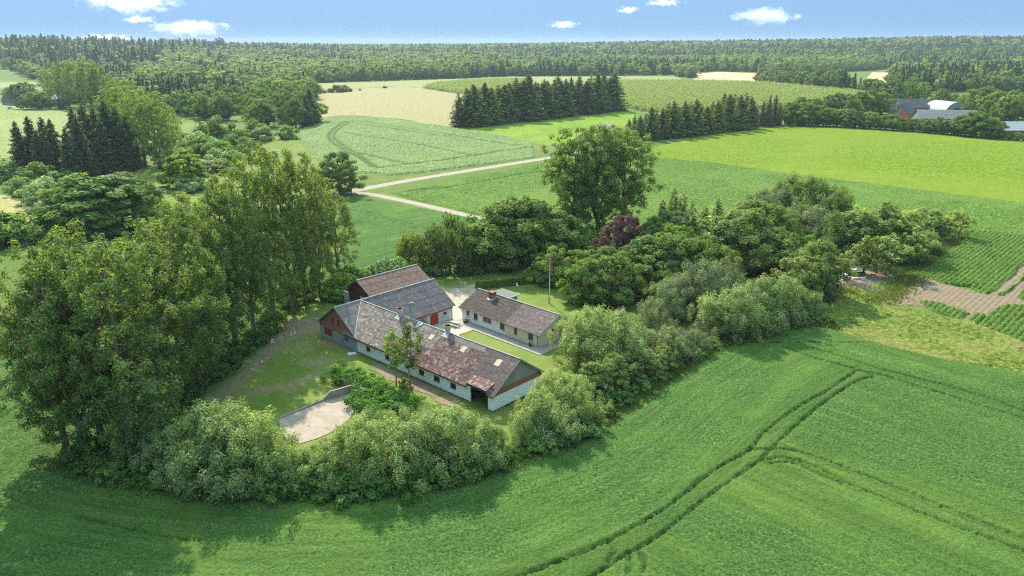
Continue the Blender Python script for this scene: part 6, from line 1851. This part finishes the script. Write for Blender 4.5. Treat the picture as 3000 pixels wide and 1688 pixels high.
def mass(name, pts, hts, kinds, mat, wid, label):
    """a far wood that reads as one mass: points carrying copies of a few crowns"""
    me = bpy.data.meshes.new(name)
    z = terrain(pts[:, 0], pts[:, 1])
    co = np.stack([pts[:, 0], pts[:, 1], z], 1).astype(np.float32)
    me.vertices.add(len(co)); me.vertices.foreach_set('co', co.ravel())
    for nm, arr in (('hgt', hts), ('wid', wid), ('rot', g.random(len(co)) * 6.28)):
        at = me.attributes.new(nm, 'FLOAT', 'POINT'); at.data.foreach_set('value', arr.astype(np.float32))
    at = me.attributes.new('pick', 'INT', 'POINT'); at.data.foreach_set('value', g.integers(0, len(kinds), len(co)).astype(np.int32))
    o = link(bpy.data.objects.new(name, me))
    tag(o, label, None, None, 'stuff')
    ng = bpy.data.node_groups.new(name, 'GeometryNodeTree')
    ng.interface.new_socket('Geometry', in_out='INPUT', socket_type='NodeSocketGeometry')
    ng.interface.new_socket('Geometry', in_out='OUTPUT', socket_type='NodeSocketGeometry')
    n, l = ng.nodes, ng.links
    gi, go = n.new('NodeGroupInput'), n.new('NodeGroupOutput')
    col = bpy.data.collections.new(name + '_sources')
    for k, (cm, H) in enumerate(kinds):
        c = cm.copy(); c.materials.clear(); c.materials.append(mat); c.transform(Matrix.Scale(1 / H, 4))
        col.objects.link(bpy.data.objects.new('tree', c))
    ci = n.new('GeometryNodeCollectionInfo'); ci.inputs['Collection'].default_value = col; ci.inputs['Separate Children'].default_value = True
    ip = n.new('GeometryNodeInstanceOnPoints'); ip.inputs['Pick Instance'].default_value = True
    def at_(nm, t):
        a = n.new('GeometryNodeInputNamedAttribute'); a.data_type = t; a.inputs['Name'].default_value = nm
        return a.outputs['Attribute']
    l.new(gi.outputs[0], ip.inputs['Points']); l.new(ci.outputs[0], ip.inputs['Instance']); l.new(at_('pick', 'INT'), ip.inputs['Instance Index'])
    cx = n.new('ShaderNodeCombineXYZ'); w = at_('wid', 'FLOAT'); l.new(w, cx.inputs[0]); l.new(w, cx.inputs[1]); l.new(at_('hgt', 'FLOAT'), cx.inputs[2]); l.new(cx.outputs[0], ip.inputs['Scale'])
    cr = n.new('ShaderNodeCombineXYZ'); l.new(at_('rot', 'FLOAT'), cr.inputs[2])
    er = n.new('FunctionNodeEulerToRotation'); l.new(cr.outputs[0], er.inputs[0]); l.new(er.outputs[0], ip.inputs['Rotation'])
    l.new(ip.outputs[0], go.inputs[0])
    md = o.modifiers.new('spread', 'NODES'); md.node_group = ng
    return o
rest = near[~single]; crest = con[~single]
pb = [rest[~crest]]; pc = [rest[crest]]
hb = [g.uniform(12, 19, len(pb[0]))]; hc = [g.uniform(14, 23, len(pc[0]))]
for arr, hb0, hc0 in ((mid, (13, 20), (15, 24)), (far, (15, 22), (16, 26))):
    c = g.random(len(arr)) < conifer_share(arr[:, 0], arr[:, 1])
    pb.append(arr[~c]); hb.append(g.uniform(*hb0, (~c).sum())); pc.append(arr[c]); hc.append(g.uniform(*hc0, c.sum()))
wb = np.concatenate([np.full(len(pb[0]), 1.15), np.full(len(pb[1]), 1.5), np.full(len(pb[2]), 2.3)]); wc = np.concatenate([np.full(len(pc[0]), 1.1), np.full(len(pc[1]), 1.6), np.full(len(pc[2]), 2.6)])
pb, hb, pc, hc = np.concatenate(pb), np.concatenate(hb), np.concatenate(pc), np.concatenate(hc)
wb = hb * wb * g.uniform(.8, 1.2, len(hb))
stand = (np.sin(pb[:, 0] / 120 + 2 * np.sin(pb[:, 1] / 170)) + np.sin(pb[:, 1] / 75 + pb[:, 0] / 260) + g.normal(size=len(pb)) * .8) > .4
hb = hb * np.where(stand, .86, 1.08)
mass('broadleaf_forest', pb[~stand], hb[~stand], [(c, H) for c, t_, H in TREES['wood_broadleaf']], L_wood, wb[~stand], 'broadleaf forest covering the land to the horizon')
mass('broadleaf_forest', pb[stand], hb[stand], [(c, H) for c, t_, H in TREES['wood_broadleaf']], L_wood2, wb[stand], 'darker broadleaf stands within the far forest')
tall = (np.degrees(np.arctan2(pc[:, 0], pc[:, 1])) < -20) & (np.hypot(pc[:, 0], pc[:, 1]) > 1300) & (g.random(len(pc)) < .22)
hc = np.where(tall, hc * 1.45, hc)
mass('conifer_forest', pc, hc, [(c, H) for c, t_, H in TREES['wood_conifer']], L_woodfir, hc * wc * g.uniform(.85, 1.15, len(hc)), 'dark conifer stands of the far forest')
# willow coppice crop
crop_a = PP((1550, 262), (1556, 206), (1742, 206), (1900, 210), (2050, 216), (2170, 236), (2226, 246), (2226, 262), (2100, 262), (1990, 266), (1900, 275), (1700, 285), (1610, 280))
crop_b = PP((1062, 222), (1100, 212), (1180, 205), (1330, 200), (1340, 212), (1200, 238), (1150, 236))
rowa = R(25)
xs = []
for poly in (crop_a, crop_b):
    q = np.array(poly); x0, y0 = q.min(0); x1, y1 = q.max(0)
    X, Y = np.meshgrid(np.arange(x0, x1, 3.2), np.arange(y0, y1, 3.2))
    X = X + g.normal(size=X.shape) * .7; Y = Y + g.normal(size=X.shape) * .7
    k = inside(poly, X, Y)
    xs.append(np.stack([X[k], Y[k]], 1))
xs = np.concatenate(xs)
make_tree('coppice', 0, 4, 1.7, P_round, 14, .75, 9, .42, .5, .02, .4, .5, 0, .05, twig=0)
make_tree('coppice', 1, 4, 1.6, P_column, 14, .75, 9, .42, .5, .02, .4, .5, 0, .05, twig=0)
L_cop = leaf_mat('coppice_leaves', (.100, .125, .042), (.175, .205, .085), None, 0, .3, .15)
mass('willow_crop', xs, g.uniform(2.8, 4.4, len(xs)), [(c, H) for c, t_, H in TREES['coppice']], L_cop, g.uniform(3.4, 4.6, len(xs)), 'pale green rows of willow coppice')
finish_labels()

# ------------------------------------------------------------------ rough grass along the edges
def tufts(name, polyl, width, n, mat, h, label, seed):
    gg = np.random.default_rng(seed)
    pl = np.array(polyl)
    seg = np.hypot(*(pl[1:] - pl[:-1]).T); cum = np.concatenate([[0], np.cumsum(seg)])
    s = gg.random(n) * cum[-1]
    x = np.interp(s, cum, pl[:, 0]) + gg.normal(size=n) * width; y = np.interp(s, cum, pl[:, 1]) + gg.normal(size=n) * width
    hh = h * gg.uniform(.5, 1.3, n)
    pos = np.stack([x, y, hh * .5], 1)
    nrm = np.stack([gg.normal(size=n), gg.normal(size=n), np.full(n, .4)], 1)
    up = np.stack([gg.normal(size=n) * .5, gg.normal(size=n) * .5, np.ones(n)], 1)
    v, f = leaves(pos, unit(nrm), h * .6, .28, gg, unit(up) * 2)
    v[:, 2] = np.maximum(v[:, 2], .0)
    o = link(bpy.data.objects.new(name, np_mesh(name, v, f, mat)))
    return tag(o, label, None, None, 'stuff')
L_grass = leaf_mat('tall_grass', (.045, .065, .013), (.095, .11, .03), (.16, .14, .06), .12, .2, 0)
tufts('tall_grass', [tuple(np.array(P(x, y - 6))) for x, y in FARM_EDGE], .9, 26000, L_grass, .75, 'tall grass verge between hedge and crop', 1)
tufts('tall_grass', PP((100, 1185), *ROW_EDGE[::-1]), 1.0, 9000, L_grass, .7, 'tall grass verge left of the poplars', 2)
tufts('tall_grass', PP((1900, 790), (1950, 790), (2060, 745), (2130, 730), (2210, 760), (2230, 755), (2310, 690), (2380, 610), (2430, 590)), 1.5, 9000, L_grass, .6, 'tall grass between clearing and vegetable rows', 3)
tufts('tall_grass', [Z4(x, y) for x, y in ((30, 720), (250, 560), (430, 440), (700, 220), (850, 110), (950, 40))], .7, 6000, L_under, .6, 'nettles and grass under the poplars', 4)

# ------------------------------------------------------------------ haze
hz = NB('haze_air')
pv = hz.node('ShaderNodeVolumePrincipled')
pv.inputs['Color'].default_value = (.74, .86, 1.0, 1)
pv.inputs['Density'].default_value = 0.7e-4
pv.inputs['Anisotropy'].default_value = .2
ho = hz.node('ShaderNodeOutputMaterial')
hz.l.new(pv.outputs[0], ho.inputs['Volume'])
m = MB(); m.box(-6800, 6800, -6800, 6800, -2, 86)
o = m.build('haze', hz.m, None)
tag(o, kind='stuff')

# ------------------------------------------------------------------ clouds, far outside the haze
def cloud(vx, vy, wpx, hpx, label, seed):
    D_ = 11000.0
    d = ray(vx, vy); t = D_ / d[1]
    c = Vector((d[0] * t, D_, CAM_H + d[2] * t))
    w, h = wpx * K / FOC * D_, hpx * K / FOC * D_
    me = bpy.data.meshes.new('cloud')
    bm = bmesh.new(); bmesh.ops.create_icosphere(bm, subdivisions=3, radius=1.0); bm.to_mesh(me); bm.free()
    q = NB('cloud_vapour')
    co = q.coords()
    ln = q.node('ShaderNodeVectorMath', operation='LENGTH'); q.l.new(co, ln.inputs[0])
    n = q.noise(q.mapping(co, (w / h * .5, .8, .75), (0, 0, 0), (seed, seed * 2, 0)), 1.7, 7, .68)
    shape = q.math('SUBTRACT', q.math('ADD', q.math('MULTIPLY', n, 1.5), -.38), q.math('MULTIPLY', ln.outputs['Value'], .50))
    dens = q.math('MULTIPLY', q.range(shape, .0, .25), 1.15 / h)
    v = q.node('ShaderNodeVolumePrincipled'); v.inputs['Color'].default_value = (1, 1, 1, 1); v.inputs['Anisotropy'].default_value = .45
    q.l.new(dens, v.inputs['Density'])
    out = q.node('ShaderNodeOutputMaterial'); q.l.new(v.outputs[0], out.inputs['Volume'])
    me.materials.append(q.m)
    o = bpy.data.objects.new('cloud', me); o.location = c; o.scale = (w / 2, h * .8, h / 2)
    link(o); tag(o, label, 'cloud', 'small white clouds')
for i, (x, y, w, h, lab) in enumerate(((330, 6, 260, 44, 'broad white cloud cut by the top edge above the left wood'), (475, 69, 200, 34, 'long white cloud low above the left wood'), (1924, 40, 175, 36, 'lens shaped white cloud high at right'), (270, 100, 130, 26, 'white cloud bank just above the left treetops'), (1418, 62, 75, 17, 'small white cloud wisp in the middle of the sky'), (1580, 25, 62, 15, 'tiny white cloud wisp right of the middle'), (1670, 7, 100, 16, 'faint cloud streak at the top edge right of the middle'), (345, 48, 90, 18, 'faint cloud wisp between the two large left clouds'))):
    cloud(x, y, w * 1.1, h * 1.35, lab, i * 3.7)
